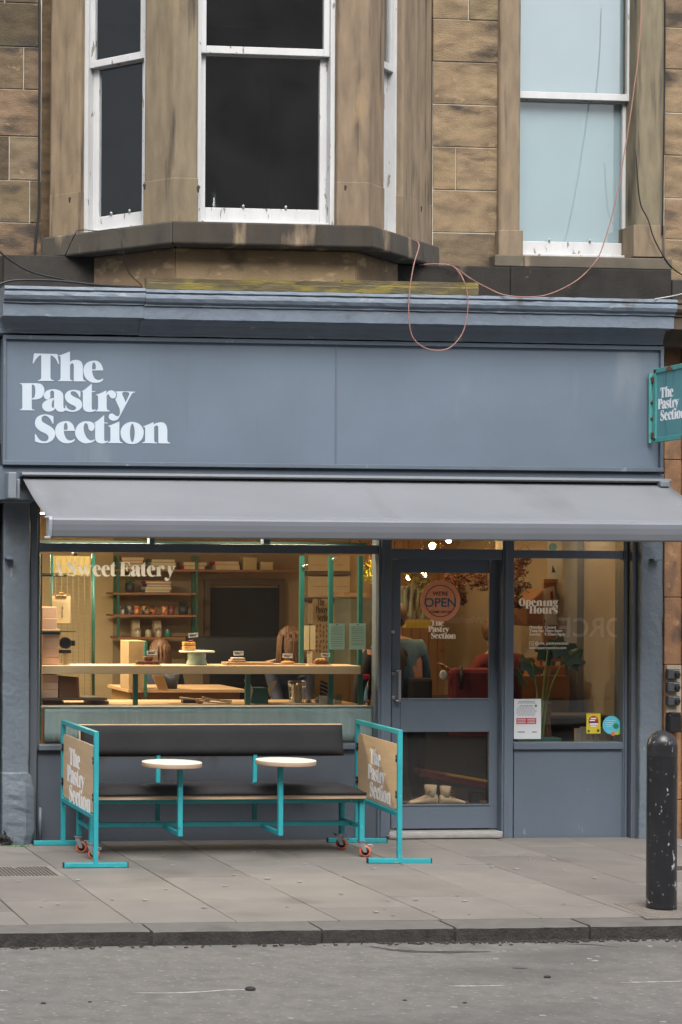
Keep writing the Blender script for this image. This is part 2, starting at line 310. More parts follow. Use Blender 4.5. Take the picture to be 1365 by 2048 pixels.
def glyph_loops(ch):
    g, comps = GL[ch]; return [[sample(parse(g, s)) for s in comp] for comp in comps]
# x shift of each repeated glyph inside the three-line logo, in photo pixels of the big sign
LOGO = [('T', 0, 0), ('h', 0, 0), ('e', 0, 0), ('P', 0, 0), ('a', 0, 0), ('s', 0, 0), ('t', 0, 0), ('r', 0, 0), ('y', 0, 0), ('S', 0, 0),
        ('e', -56.5, 120.9), ('c', 0, 0), ('t', 24.8, 62.8), ('i', 0, 0), ('o', 0, 0), ('n', 0, 0)]
def text_runs(txt, track=1.5):
    out = []; x = 0
    for ch in txt:
        if ch == ' ': x += 16; continue
        lp = glyph_loops(ch); xs = [p[0] for c in lp for p in c[0]]; b = BASE.get(ch, 0)
        out.append([[[(q[0]-min(xs)+x, q[1]-b) for q in l] for l in c] for c in lp]); x += max(xs)-min(xs)+track
    return out, x
def logo_runs():
    out = []
    for ch, dx, dy in LOGO: out.append([[[(q[0]+dx, q[1]+dy) for q in l] for l in c] for c in glyph_loops(ch)])
    return out
def fill_mesh(name, runs, fn, thick, nrm, mat, parent, smallen=None):
    """runs of outlines -> thin raised letters; fn maps (u,v) to a 3D point on the surface, nrm points out of it"""
    bm = bmesh.new(); nrm = Vector(nrm)
    for comps in runs:
        for loops in comps:
            cu = bpy.data.curves.new('t', 'CURVE'); cu.dimensions = '2D'; cu.fill_mode = 'BOTH'
            for l in loops:
                sp = cu.splines.new('POLY'); sp.points.add(len(l)-1); sp.use_cyclic_u = True
                for i, p in enumerate(l): sp.points[i].co = (p[0], -p[1], 0, 1)
            ob = bpy.data.objects.new('t', cu); COL.objects.link(ob); me = bpy.data.meshes.new_from_object(ob)
            b2 = bmesh.new(); b2.from_mesh(me); bmesh.ops.remove_doubles(b2, verts=b2.verts, dist=1e-5)
            vm = {}
            for v in b2.verts: vm[v] = (bm.verts.new(fn(v.co.x, -v.co.y)+nrm*thick), None)
            for f in b2.faces:
                try: bm.faces.new([vm[v][0] for v in f.verts])
                except ValueError: pass
            for e in b2.edges:
                if len(e.link_faces) == 1:
                    a, b = e.verts; pa, pb_ = vm[a][0], vm[b][0]
                    try: bm.faces.new([pa, pb_, bm.verts.new(pb_.co-nrm*thick), bm.verts.new(pa.co-nrm*thick)])
                    except ValueError: pass
            b2.free(); bpy.data.meshes.remove(me); bpy.data.objects.remove(ob); bpy.data.curves.remove(cu)
    mb = MB(); mb.bm.free(); mb.bm = bm
    bmesh.ops.recalc_face_normals(bm, faces=bm.faces)
    return mb.build(name, mat, parent)
def sans(name, lines, fn, thick, nrm, mat, parent, align='LEFT', arc=None):
    """plain sans lines [(text, u, v, size)]; fn maps (u, v-down) to 3D"""
    bm = bmesh.new(); nrm = Vector(nrm)
    for txt, u, v, sz in lines:
        cu = bpy.data.curves.new('t', 'FONT'); cu.body = txt; cu.size = sz; cu.align_x = align; cu.offset = sz*.012
        ob = bpy.data.objects.new('t', cu); COL.objects.link(ob); me = bpy.data.meshes.new_from_object(ob)
        vs = [bm.verts.new(fn(u+p.co.x, v-p.co.y)+nrm*thick) for p in me.vertices]
        for f in me.polygons:
            try: bm.faces.new([vs[i] for i in f.vertices])
            except ValueError: pass
        bpy.data.meshes.remove(me); bpy.data.objects.remove(ob); bpy.data.curves.remove(cu)
    mb = MB(); mb.bm.free(); mb.bm = bm
    return mb.build(name, mat, parent)
LOGO_RUNS = logo_runs()
def plane_fn(px0, px1, py0, py1, Y, u0, u1, v0, v1):   # maps a (u,v) box onto the photo-pixel box on the wall plane Y
    a = at(px0, (py0+py1)/2, Y).x; b = at(px1, (py0+py1)/2, Y).x; c = at((px0+px1)/2, py0, Y).z; d = at((px0+px1)/2, py1, Y).z
    return lambda u, v: Vector((a+(b-a)*(u-u0)/(u1-u0), Y, c+(d-c)*(v-v0)/(v1-v0)))
# ================================================================== GROUND
ZR = -0.09
mb = MB(); mb.box(-60, 80, -60, -3.60, -.4, ZR); mb.build('road_bed', M('asphalt_bed', (.05, .05, .05), .9), tag=(None, None, None, 'structure'))
bm_ = MB()
nx, ny = 90, 60
grid = [[bm_.bm.verts.new((-60+140*i/nx, -60+56.44*j/ny, ZR+.004)) for j in range(ny+1)] for i in range(nx+1)]
for i in range(nx):
    for j in range(ny): bm_._f([grid[i][j], grid[i+1][j], grid[i+1][j+1], grid[i][j+1]])
asph = M('worn_asphalt', (.134, .128, .121), (.88), .2, 9, .55, 90, spots=((.25, .237, .218), 42, .60, .08, (.6, 1, 1)), dirt=((.07, .068, .065), 1.3, .55, .22, (.35, 1, 1)), bdist=.006)
bm_.build('road', asph, tag=(None, None, None, 'structure'))
# worn marks and small patches on the road
rd = M('worn_line_paint', (.50, .49, .46), .8, .15, 20, .2, 80)
def streak(pts, wd, mat, name, z=.006, n=26):
    b = MB(); P = spl(pts, n//max(1, len(pts)-1)); up = []; dn = []
    for i, p in enumerate(P):
        k = math.sin(math.pi*min(1, max(0, i/(len(P)-1))))**.35
        h = wd*k*rnd(.35, 1.0)
        up.append(b.bm.verts.new((p[0], p[1]+h, ZR+z))); dn.append(b.bm.verts.new((p[0], p[1]-h*rnd(.5, 1), ZR+z)))
    for i in range(len(P)-1): b._f([dn[i], dn[i+1], up[i+1], up[i]])
    return b.build(name, mat, tag=(None, None, None, 'structure'))
def rp(x, y): p = gr(x, y, ZR); return (p.x, p.y, 0)
streak([rp(265, 1988), rp(340, 1988), rp(400, 1986), rp(460, 1982), rp(517, 1982)], .011, rd, 'road_line_mark')
streak([rp(895, 1974), rp(950, 1974), rp(1010, 1973)], .010, rd, 'road_line_mark')
streak([rp(-30, 1983), rp(18, 1983)], .013, rd, 'road_line_mark')
streak([rp(1240, 1967), rp(1300, 1966), rp(1380, 1964)], .008, rd, 'road_line_mark')
tar = M('dark_tar', (.045, .044, .042), .7, .2, 20, .4, 60)
streak([rp(740, 1895), rp(800, 1903), rp(880, 1906), rp(985, 1905)], .055, tar, 'road_crack')
streak([rp(1110, 1889), rp(1180, 1891), rp(1215, 1894), rp(1245, 1898)], .012, tar, 'road_crack')
streak([rp(1025, 1938), rp(1055, 1939)], .02, tar, 'road_crack')
# kerb
kx = [-3.2, -.6, 1.15, 2.977, 3.981, 4.779, 5.596, 7.4, 9.2, 12, 16]
kb = MB(); kf = MB()
for a, b in zip(kx, kx[1:]):
    tinted(kb, .88, 1.08, .02); y = -3.56+rnd(-.012, .012); zt = rnd(-.006, .0)
    n = 12; row = []
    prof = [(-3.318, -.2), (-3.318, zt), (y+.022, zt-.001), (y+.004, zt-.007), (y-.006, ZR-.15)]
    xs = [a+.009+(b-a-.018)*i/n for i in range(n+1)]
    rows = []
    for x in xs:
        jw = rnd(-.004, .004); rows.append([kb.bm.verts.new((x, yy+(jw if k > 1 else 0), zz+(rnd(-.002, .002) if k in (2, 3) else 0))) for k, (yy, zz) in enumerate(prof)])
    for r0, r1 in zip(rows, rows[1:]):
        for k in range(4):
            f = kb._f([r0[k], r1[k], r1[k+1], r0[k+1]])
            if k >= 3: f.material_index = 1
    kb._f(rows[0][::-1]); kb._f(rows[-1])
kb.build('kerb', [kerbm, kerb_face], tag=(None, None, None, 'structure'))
mb = MB(); mb.box(-3.2, 16, -3.54, -3.3, -.3, -.03); mb.build('kerb_bed', groove, tag=(None, None, None, 'structure'))
# gutter debris along the kerb foot
gd = MB()
for _ in range(420):
    x = rnd(1.5, 7) if random.random() < .5 else random.gauss(5.2, .45); y = -3.575-abs(random.gauss(0, .035)); s_ = rnd(.003, .012)
    gd.obox((x, y, ZR+.006+s_*.3), (s_, s_*.3, 0), (-s_*.2, s_*.5, 0), (0, 0, s_*.35))
gd.build('gutter_grit', M('gutter_dirt', (.05, .042, .034), .95, .4, 40, 0), tag=('dark grit and dead leaves gathered along the foot of the kerb', 'grit', None, 'stuff'))
gd = MB()
for _ in range(90):
    p = gr(rnd(0, 1365), rnd(1700, 2040), 0); z = 0 if p.y > -3.5 else ZR
    if -3.62 < p.y < -3.3: continue
    if z: p = Vector((p.x, p.y, 0))
    s_ = rnd(.004, .011); gd.obox((p.x, p.y, z+.006), (s_*1.6, 0, 0), (0, s_, 0), (0, 0, .0025))
gd.build('chewing_gum_spots', M('pale_specks', (.27, .26, .25), .8, .2, 30, 0), tag=('pale specks and flattened gum scattered over pavement and road', 'specks', None, 'stuff'))
for q, (px, py) in enumerate([(501, 1982), (1095, 1957), (87, 2009), (180, 2006), (930, 2008), (810, 2003)]):
    p = gr(px, py, ZR); s_ = (.020, .014, .010, .008, .009, .009)[q]; b = MB(); b.sphere((p.x, p.y, ZR+s_*.55), s_, 8, 6, (1.5, 1, .65))
    b.build('pebble', M('pebble_stone', (.03, .028, .026), .9, .3, 30, .4), tag=(['largest dark pebble, lying at the right end of the left worn line', 'dark pebble on the road below the right kerb joint', 'dark pebble near the left corner of the road', 'small dark pebble right of the left corner one', 'small dark pebble low on the road right of centre', 'small dark pebble low on the road at centre'][q], 'pebble', 'pebbles on the road'))
# pavement slabs
mb = MB(); mb.box(-60, 80, -3.3, .5, -.3, -.012); mb.box(-60, 2.0, -3.3, 3, -.3, -.013); mb.build('pavement_bed', groove, tag=(None, None, None, 'structure'))
ps = MB(); xs = [2.93+.624*k for k in range(-20, 24)]
for k, x in enumerate(xs[:-1]):
    even = (k % 2 == 0); ys = [-3.312] + ([-2.88, -2.05, -1.20, -.36] if even else [-2.52, -1.66, -.82]) + [.12]
    for a, b in zip(ys, ys[1:]):
        tinted(ps, .90, 1.07, .004); g = .0035; dz = rnd(-.0015, .0015); x0, x1 = x+g, x+.624-g
        if k < 3 or k > 34: pass
        gy = .006; ps.hexa([(x0, a+gy, -.05), (x1, a+gy, -.05), (x1, b-gy, -.05), (x0, b-gy, -.05), (x0, a+gy, dz+rnd(-.001, .001)), (x1, a+gy, dz+rnd(-.001, .001)), (x1, b-gy, dz), (x0, b-gy, dz)])
ps.build('pavement', slab, bevel=.0025, seg=1, tag=(None, None, None, 'structure'))
# inspection covers
def cover(px0, px1, py0, py1, label):
    a = gr(px0, py1); b = gr(px1, py0); r = thing('drain_cover', ((a.x+b.x)/2, (a.y+b.y)/2, 0), label, 'drain cover', 'drain covers in the pavement')
    p = MB(); p.box(a.x, b.x, a.y, b.y, -.03, .0035); p.build('frame', M('cover_concrete', (.19, .18, .16), .85, .1, 10, .4), r)
    g = MB(); n = 22; w_ = (b.x-a.x-.07)
    for k in range(n):
        for j in range(2): g.box(a.x+.035+w_*k/n, a.x+.035+w_*(k+.55)/n, a.y+.03+(b.y-a.y-.06)*j/2+.01, a.y+.03+(b.y-a.y-.06)*(j+1)/2-.01, .0036, .0065)
    g.build('grating', M('cast_iron', (.055, .048, .043), .7, .2, 20, .3), r)
cover(-60, 103, 1733, 1756, 'rusty ribbed drain cover left of the left barrier')
cover(1352, 1450, 1731, 1744, 'ribbed drain cover behind the bollard at the right edge')
# ================================================================== TENEMENT
BLD = thing('tenement_building', (5.3, 0, 0), 'stone tenement with a bay window above a blue-grey pastry shop front', 'building')
WY = 0.30      # upper wall plane, behind the projecting shop front
PT = .34       # joint thickness
def tri(bm, name, mat, **kw): return bm.build(name, mat, BLD, **kw)
# upper ashlar: blocks with narrow pale joints, laid course by course
def ashlar(px0, px1, courses, name, splits, mat=stone, Y=WY, dk=1.0):
    b = MB(); mo = MB(); g = .0035
    for i, (y0, y1) in enumerate(zip(courses, courses[1:])):
        cuts = [px0]+list(splits.get(i, []))+[px1]
        for a, c in zip(cuts, cuts[1:]):
            tinted(b, .78*dk, 1.18*dk, .03); cy = (y0+y1)/2; cx = (px0+px1)/2
            X0, X1 = at(a, cy, Y).x+g, at(c, cy, Y).x-g; Z0, Z1 = at(cx, y1, Y).z+g, at(cx, y0, Y).z-g; d = rnd(0, .006)
            b.box(X0, X1, Y-d, Y+.2, Z0, Z1)
    cx = (px0+px1)/2
    mo.box(at(px0, 300, Y).x, at(px1, 300, Y).x, Y+.004, Y+.25, at(cx, courses[-1], Y).z, at(cx, courses[0], Y).z)
    b.build(name, mat, BLD, bevel=.004, seg=1); mo.build('mortar_joints', mortar, BLD)
ashlar(-70, 83, [-84, 5, 93, 178, 272, 360, 445, 545], 'wall_blocks', {0: [10], 2: [48], 4: [19], 5: [60], 1: [-20]}, dk=.80)
ashlar(866, 1001, [-44, 40, 125, 210, 295, 381, 466, 560], 'wall_blocks', {0: [938], 4: [912]})
ashlar(1329, 1440, [-30, 57, 140, 227, 312, 398, 480, 590], 'wall_blocks', {2: [1400], 4: [1390]})
# plain backing behind everything upstairs
b = MB(); z0 = 4.25; z1 = 7.6
for x0, x1 in ((-12, at(160, 300, 0).x-.1), (at(810, 300, 0).x+.12, at(1000, 300, 0).x), (at(1320, 300, 0).x, 18)): b.box(x0, x1, WY+.21, WY+.5, z0-.2, z1)
b.box(-12, 18, .301, WY+.2, 3.1, z0-.05); b.box(-12, 18, WY+.205, WY+.5, 3.1, z0+.02); tri(b, 'backing_wall', stone)
# string course of dark blocks
def course(px0, px1, py0, py1, Y0, name, mat, cuts):
    b = MB(); c = [px0]+cuts+[px1]
    for a, d in zip(c, c[1:]):
        tinted(b, .7, 1.3, .05); k = (px0+px1)/2
        b.box(at(a, (py0+py1)/2, Y0).x+.002, at(d, (py0+py1)/2, Y0).x-.002, Y0+rnd(0, .006), WY+.2, at(k, py1, Y0).z, at(k, py0, Y0).z)
    b.build(name, mat, BLD, bevel=.008, seg=2)
course(8, 318, 512, 590, .14, 'string_course', stone_d, [])
course(775, 1345, 534, 605, .14, 'string_course', stone_d, [1022])
course(1345, 1440, 560, 610, .16, 'string_course', stone_d, [])
course(-60, 8, 510, 595, .18, 'string_course', stone_d, [])
course(990, 1346, 513, 536, .20, 'window_sill', M('weathered_sill', (.10, .085, .065), .9, .25, 5, .5, 70, spots=((.28, .22, .15), 5, .6, .15, (1, 1, .5))), [1049])
# ------------------------------------------------------------------ bay
def zc(py, Y): return at(682, py, Y).z
SY = -.54
B0 = Vector((at(345, 465, SY).x, SY, 0)); B1 = Vector((at(748, 465, SY).x, SY, 0))
W0 = Vector((at(82, 500, WY).x, WY, 0)); W1 = Vector((at(880, 515, WY).x, WY, 0))
ZS1 = at(540, 446, SY).z; ZS0 = at(540, 491, SY).z; ZT = 7.4
def facet_off(d):   # plan corners of the bay pushed in by d
    def nrm(a, b): v = (b-a).normalized(); return Vector((-v.y, v.x, 0))
    nl, nf, nr_ = nrm(W0, B0), nrm(B0, B1), nrm(B1, W1)
    def inter(p, dp, q, dq):
        k = (q-p).cross(dq).z/dp.cross(dq).z; return p+dp*k
    lp, fp, rp_ = W0+nl*d, B0+nf*d, B1+nr_*d
    c0 = inter(lp, B0-W0, fp, B1-B0); c1 = inter(fp, B1-B0, rp_, W1-B1)
    w0 = inter(lp, B0-W0, W0, Vector((1, 0, 0))); w1 = inter(rp_, W1-B1, W1, Vector((1, 0, 0)))
    return [w0, c0, c1, w1]
def bay_ring(o, i, z0, z1, name, mat, bevel=.01, top=None):
    b = MB(); P = facet_off(o); Q = facet_off(i)
    for k in range(3):
        tinted(b, .85, 1.15, .04)
        b.hexa([(P[k].x, P[k].y, z0), (P[k+1].x, P[k+1].y, z0), (Q[k+1].x, Q[k+1].y, z0), (Q[k].x, Q[k].y, z0),
                (P[k].x, P[k].y, z1), (P[k+1].x, P[k+1].y, z1), (Q[k+1].x, Q[k+1].y, z1+(top or 0)), (Q[k].x, Q[k].y, z1+(top or 0))])
    return b.build(name, mat, BLD, bevel=bevel)
stone_sill = M('dark_bay_sill', (.058, .051, .042), .9, .25, 5, .6, 70, stretch=(1.5, 1.5, .5), spots=((.24, .185, .12), 3.2, .58, .14, (2, 2, .4)), dirt=((.035, .033, .03), 5, .57, .12, (1.5, 1.5, .5)), tint=True)
bay_ring(0, .30, ZS0, ZS1, 'bay_sill', stone_sill, .014, top=.02)
bay_ring(.17, .45, zc(584, -.40)+.003, ZS0-.001, 'bay_base', M('bay_base_stone', (.27, .195, .12), .9, .2, 5, .6, 60, spots=((.09, .07, .05), 3.5, .58, .15, (1, 1, 1)), dirt=((.40, .30, .17), 9, .58, .1, (.7, 1, 1.5)), tint=True, bdist=.01), .01)
b = MB(); P = facet_off(.30); b.prism([(p.x, p.y, ZS1-.16) for p in P]+[(W1.x, .9, ZS1-.16), (W0.x, .9, ZS1-.16)], (0, 0, .06)); tri(b, 'bay_floor', dark_in)
FD = .05       # pier face set back from the sill edge
PP = facet_off(FD)
class Facet:
    def __init__(s, a, b): s.a = a; s.u = (b-a).normalized(); s.n = Vector((-s.u.y, s.u.x, 0)); s.L = (b-a).length    # n points into the building
    def s_at(s, px, py, d=0): p = onpl(px, py, s.a+s.n*d, s.n); return (p-s.a).dot(s.u)
    def z_at(s, px, py, d=0): return onpl(px, py, s.a+s.n*d, s.n).z
    def box(s, mb, s0, s1, d0, d1, z0, z1):
        q = lambda a, b, z: s.a+s.u*a+s.n*b+Vector((0, 0, z))
        mb.hexa([q(s0, d0, z0), q(s1, d0, z0), q(s1, d1, z0), q(s0, d1, z0), q(s0, d0, z1), q(s1, d0, z1), q(s1, d1, z1), q(s0, d1, z1)])
FL, FF, FR = Facet(PP[0], PP[1]), Facet(PP[1], PP[2]), Facet(PP[2], PP[3])
def pier(poly, name='bay_pier'):
    b = MB(); tinted(b, .92, 1.1, .03); tv = b.tv; b.prism([(p.x, p.y, ZS1) for p in poly], (0, 0, ZT-ZS1)); o = b.build(name, stone_p, BLD, bevel=.022, seg=3)
    # square block at the foot where the chamfer stops
    c = sum(poly, Vector())/len(poly); b = MB(); b.tv = tv; b.prism([((p.x-c.x)*1.0+c.x+(p-c).normalized().x*.003, (p.y-c.y)+c.y+(p-c).normalized().y*.003, ZS1-.001) for p in poly], (0, 0, .33)); b.build('pier_foot', stone_p, BLD, bevel=.008)
TH_ = .20
def P_(f, s, d): return f.a+f.u*s+f.n*d
sL0 = 0.0; sL1 = FL.s_at(161, 300); sL2 = FL.s_at(288, 300)
sF1 = FF.s_at(397, 300); sF2 = FF.s_at(675, 300)
sR1 = FR.s_at(770, 300); sR2 = FR.s_at(806, 300)
def inner(c, fa, fb, d):   # inner corner between two facets at depth d
    p, q = fa.a+fa.n*d, fb.a+fb.n*d; k = (q-p).cross(fb.u).z/fa.u.cross(fb.u).z; return p+fa.u*k
pier([P_(FL, 0, 0), P_(FL, sL1, 0), P_(FL, sL1, TH_), P_(FL, -.12, TH_)])
pier([P_(FL, sL2, 0), PP[1], P_(FF, sF1, 0), P_(FF, sF1, TH_), inner(None, FL, FF, TH_), P_(FL, sL2, TH_)])
pier([P_(FF, sF2, 0), PP[2], P_(FR, sR1, 0), P_(FR, sR1, TH_), inner(None, FF, FR, TH_), P_(FF, sF2, TH_)])
pier([P_(FR, sR2, 0), P_(FR, FR.L, 0), P_(FR, FR.L+.12, TH_), P_(FR, sR2, TH_)])
def sash(f, s0, s1, zb, zm, zt, d, label=None, lw=.055, gm=None, gm2=None):
    gm = gm or glass_u; gm2 = gm2 or gm
    """box sash window in a facet: outer box, lower sash behind, upper sash in front"""
    def bx(name, parts, mat, par, bev=.004):
        b = MB()
        for q in parts: f.box(b, *q)
        return b.build(name, mat, par, bevel=bev)
    fr = bx('window', [(s0, s0+.035, d-.01, d+.12, zb, zt), (s1-.035, s1, d-.01, d+.12, zb, zt), (s0+.035, s1-.035, d+.012, d+.12, zb, zb+.02)], white_paint, BLD)
    if label: fr['label'] = label
    a, c = s0+.035, s1-.035
    bx('lower_sash', [(a, a+lw, d+.06, d+.10, zb+.02, zm), (c-lw, c, d+.06, d+.10, zb+.02, zm), (a+lw, c-lw, d+.06, d+.10, zb+.02, zb+.125), (a+lw, c-lw, d+.06, d+.10, zm-.03, zm)], white_paint, fr)
    bx('upper_sash', [(a, a+lw*.8, d+.012, d+.052, zm-.025, zt), (c-lw*.8, c, d+.012, d+.052, zm-.025, zt), (a+lw*.8, c-lw*.8, d+.012, d+.052, zm-.025, zm+.03)], white_paint, fr)
    bx('lower_pane', [(a+lw-.005, c-lw+.005, d+.078, d+.083, zb+.12, zm-.025)], gm, fr, 0)
    bx('upper_pane', [(a+lw*.8-.005, c-lw*.8+.005, d+.030, d+.035, zm+.025, zt)], gm2, fr, 0)
    for t in (.35, .68):
        b = MB(); p = P_(f, a+(c-a)*t, d+.055); b.lathe((p.x, p.y, zb+.125), [(.008, 0), (.008, .012), (.012, .016), (.001, .026)], 8)
        b.build('sash_lift', white_paint, fr)
    return fr
zmF = FF.z_at(530, 101, .05); zb = ZS1+.01
sash(FF, sF1, sF2, ZS1+.012, zmF, ZT, .06, 'wide front sash window of the bay, dark inside')
sash(FL, sL1, sL2, ZS1+.012, zmF, ZT, .06, 'left canted sash window of the bay', gm=glass_s)
sash(FR, sR1, sR2+.02, ZS1+.012, zmF, ZT, .06, 'narrow glimpse of the right canted sash window of the bay')
for f_, px, py in ((FL, 140, 400), (FF, 691, 376), (FR, 843, 418), (FF, 396, 378), (FL, 290, 374)):
    s_ = f_.s_at(px, py); z = f_.z_at(px, py); p = P_(f_, s_, .006); b = MB(); b.sphere((0, 0, 0), .026, 10, 6, (1, .45, 1.25))
    a_ = math.atan2(f_.u.y, f_.u.x)
    for v in b.bm.verts: q = v.co.copy(); k = 1 if q.z > 0 else .55; v.co = p+f_.u*q.x*k+f_.n*q.y+Vector((0, 0, z+q.z))
    b.build('chamfer_stop', stone_d, BLD)
b = MB(); b.prism([(*gr(x, y)[:2], .0) for x, y in ((1228, 1808), (1400, 1803), (1400, 1837.5), (1292, 1838), (1268, 1824))], (0, 0, .004)); b.build('pavement_patch', M('patch_tarmac', (.145, .13, .115), .9, .3, 20, .8, 90, spots=((.24, .22, .20), 50, .6, .08, (1, 1, 1))), tag=(None, None, None, 'structure'))
# dark room behind the bay
b = MB(); P = facet_off(.33)
for q in ((W0.x-.1, W0.x-.02, .82, 4.5), (W1.x+.02, W1.x+.1, .82, 4.5)): b.box(q[0], q[1], q[2], q[3], 4.2, 7.6)
b.box(W0.x-.1, W1.x+.1, 4.5, 4.6, 4.2, 7.6); b.box(W0.x-.1, W1.x+.1, .82, 4.5, 4.1, 4.2); b.box(W0.x-.1, W1.x+.1, .95, 4.6, 7.5, 7.6)
tri(b, 'upstairs_room', M('dim_room_wall', (.30, .30, .31), .9, .2, 1, 0))
b = MB(); Q = facet_off(0); b.prism([(p.x, p.y, 7.4) for p in Q]+[(W1.x, .95, 7.4), (W0.x, .95, 7.4)], (0, 0, .3)); tri(b, 'bay_head', stone)
# glass vase on the inner sill of the bay
vx = FF.s_at(431, 400, .2); p = P_(FF, vx, .24)
b = MB(); b.lathe((p.x, p.y, ZS1+.02), [(.028, 0), (.030, .01), (.026, .10), (.022, .26), (.019, .26), (.019, .02), (.001, .02)], 14)
b.build('vase', GLASS('vase_glass', (.75, .8, .82), .05, 2.2), tag=('slim clear glass vase on the sill inside the bay window', 'vase'))
b = MB(); p0 = P_(FF, vx-.25, .18); b.obox((p.x, p.y+.02, ZS1+.005), FF.u*.35, FF.n*.13, (0, 0, .015)); b.build('inner_sill', white_paint, BLD)
# ------------------------------------------------------------------ right window upstairs
WS = WY-.05
for q in ((1000, 1043), (1275, 1330)):
    b = MB(); tinted(b, .9, 1.1); X0, X1 = at(q[0], 300, WS).x, at(q[1], 300, WS).x; b.box(X0, X1, WS, WS+.34, at(1150, 513, WS).z, ZT)
    b.build('window_surround', stone_p, BLD, bevel=.03, seg=3)
for q in ((998, 1047, 440), (1268, 1332, 430)):
    b = MB(); b.pb(q[0], q[1], q[2]+20, 514, WS-.012, WS+.30); b.build('surround_foot', stone_p, BLD, bevel=.006)
fw = Facet(Vector((at(1043, 300, WS+.12).x-.13, WS+.12, 0)), Vector((at(1275, 300, WS+.12).x, WS+.12, 0)))
zb2 = fw.z_at(1150, 513, 0)
fr = sash(fw, 0, fw.L, zb2, fw.z_at(1150, 194, .03), ZT, .0, 'sash window right of the bay with a pale blind', gm=glass_r, gm2=glass_r2)
b = MB(); b.box(fw.a.x+.04, fw.a.x+fw.L-.015, WS+.228, WS+.231, zb2+.045, ZT); b.build('blind', M('pale_blue_blind', (.27, .36, .39), .8, .03, 3, .05, 60), fr)
b = MB(); b.tube([(fw.a.x+.04, WS+.230, zb2+.04), (fw.a.x+fw.L-.015, WS+.230, zb2+.04)], .012); b.build('blind_bar', white_paint, fr)
b = MB(); x0, x1 = fw.a.x-.3, fw.a.x+fw.L+.3; b.box(x0, x1, 2.5, 2.6, 4.2, 7.6); b.box(x0-.1, x0, .85, 2.5, 4.2, 7.6); b.box(x1, x1+.1, .85, 2.5, 4.2, 7.6); b.box(x0-.1, x1+.1, .85, 2.6, 7.61, 7.7); tri(b, 'upstairs_room', M('pale_room_wall', (.5, .52, .55), .9, .1, 1, 0))
# ------------------------------------------------------------------ cornice
XL = at(5, 600, -.35).x; XR = at(1343, 620, -.35).x
sec = [(.3, zc(584, -.43)), (-.435, zc(586, -.43)), (-.44, zc(592, -.43)), (-.425, zc(594, -.43)), (-.435, zc(598, -.43)), (-.438, zc(604, -.43)), (-.425, zc(611, -.42)), (-.40, zc(615, -.40)), (-.402, zc(619, -.40)), (-.385, zc(620, -.38)),
       (-.39, zc(623, -.38)), (-.385, zc(645, -.38)), (-.30, zc(645, -.38)-.004), (-.27, zc(650, -.27)), (-.25, zc(658, -.25)), (-.235, zc(668, -.235)), (-.23, zc(672, -.23)), (-.228, zc(679, -.22)), (.3, zc(679, -.22))]
xm = at(288, 600, -.38).x
b = MB(); xs = [XL+(xm-XL)*k/14 for k in range(15)]; b.run([(y, z+.006) for y, z in sec], 0, 0, xs, .0018); tri(b, 'cornice', paint_old)
b = MB(); xs = [xm+.002+(XR-xm)*k/60 for k in range(61)]; b.run(sec, 0, 0, xs, .0018); tri(b, 'cornice', paint_old)
b = MB(); xs = [XR+.004+k*.2 for k in range(12)]; b.run([(y+.01, z-.004) for y, z in sec], 0, 0, xs, .003); o = tri(b, 'cornice', M('bare_brown_cornice', (.085, .065, .048), .9, .3, 6, .6, 60, spots=((.17, .12, .08), 4, .6, .15, (1, 1, 1)))); o['label'] = 'unpainted brown stone cornice at the right'
# mossy battens on the cornice
moss = M('mossy_timber', (.12, .10, .055), .95, .3, 12, .7, 60, stretch=(.4, 1, 3), spots=((.22, .18, .045), 7, .52, .10, (.5, 1, 2)), dirt=((.42, .38, .30), 12, .69, .04, (.35, 1, 2)), bdist=.01)
for q, (a, c, y0, y1, lb) in enumerate(((293, 686, 560, 583, 'longer mossy yellow timber batten on the shop cornice, under the bay'), (686, 957, 563, 586, 'shorter mossy timber batten on the cornice, under the looping pink cable'))):
    b = MB(); X0, X1 = at(a, 572, -.41).x, at(c, 575, -.41).x; zt = at((a+c)/2, y0, -.41).z; zz = zc(585, -.43)+.002
    n = 22; xs = [X0+(X1-X0)*k/n for k in range(n+1)]; rt = -.006 if q == 0 else .0
    h = zt-zz
    b.run([(-.415, zz), (-.42, zz+h*.55), (-.41, zz+h*.6), (-.415, zz+h), (-.36, zz+h+.005), (-.36, zz)], 0, 0, xs, .002)
    b.build('timber_batten', moss, tag=(lb, 'batten', 'mossy battens on the cornice'))
# ------------------------------------------------------------------ fascia
def zf(py, Y=-.2): return at(665, py, Y).z
XF0 = at(6, 800, -.21).x; XF1 = at(1326, 820, -.21).x; XS = at(673, 800, -.21).x
b = MB(); b.box(XS+.001, XF1-.02, -.204, .3, zf(936), zf(684)); tri(b, 'fascia_board', paint_bay)
b = MB(); b.box(XF0+.02, XS-.001, -.205, .3, zf(936), zf(684)); FAS = tri(b, 'fascia_board', paint_bay)
b = MB(); b.box(XF0, XF1, -.23, -.19, zf(690), zf(682)); b.box(XF0, XF1, -.235, -.19, zf(937), zf(929)); b.box(XF0, XF0+.022, -.228, -.19, zf(930), zf(689)); b.box(XF1-.028, XF1, -.228, -.19, zf(930), zf(689)); b.box(XS-.009, XS+.009, -.2075, -.19, zf(929), zf(690)); b.build('fascia_trim', paint, BLD, bevel=.003)
b = MB(); b.box(XF0-.05, XF1+.02, -.20, .3, zf(1005), zf(941)); b.box(XF0, XF1, -.19, .3, zf(941)-.001, zf(937)); b.build('lower_beam', paint, BLD, bevel=.003)
fn = lambda u, v: at(u, v, -.205)
fill_mesh('lettering', LOGO_RUNS, fn, .003, (0, -1, 0), letter, FAS)
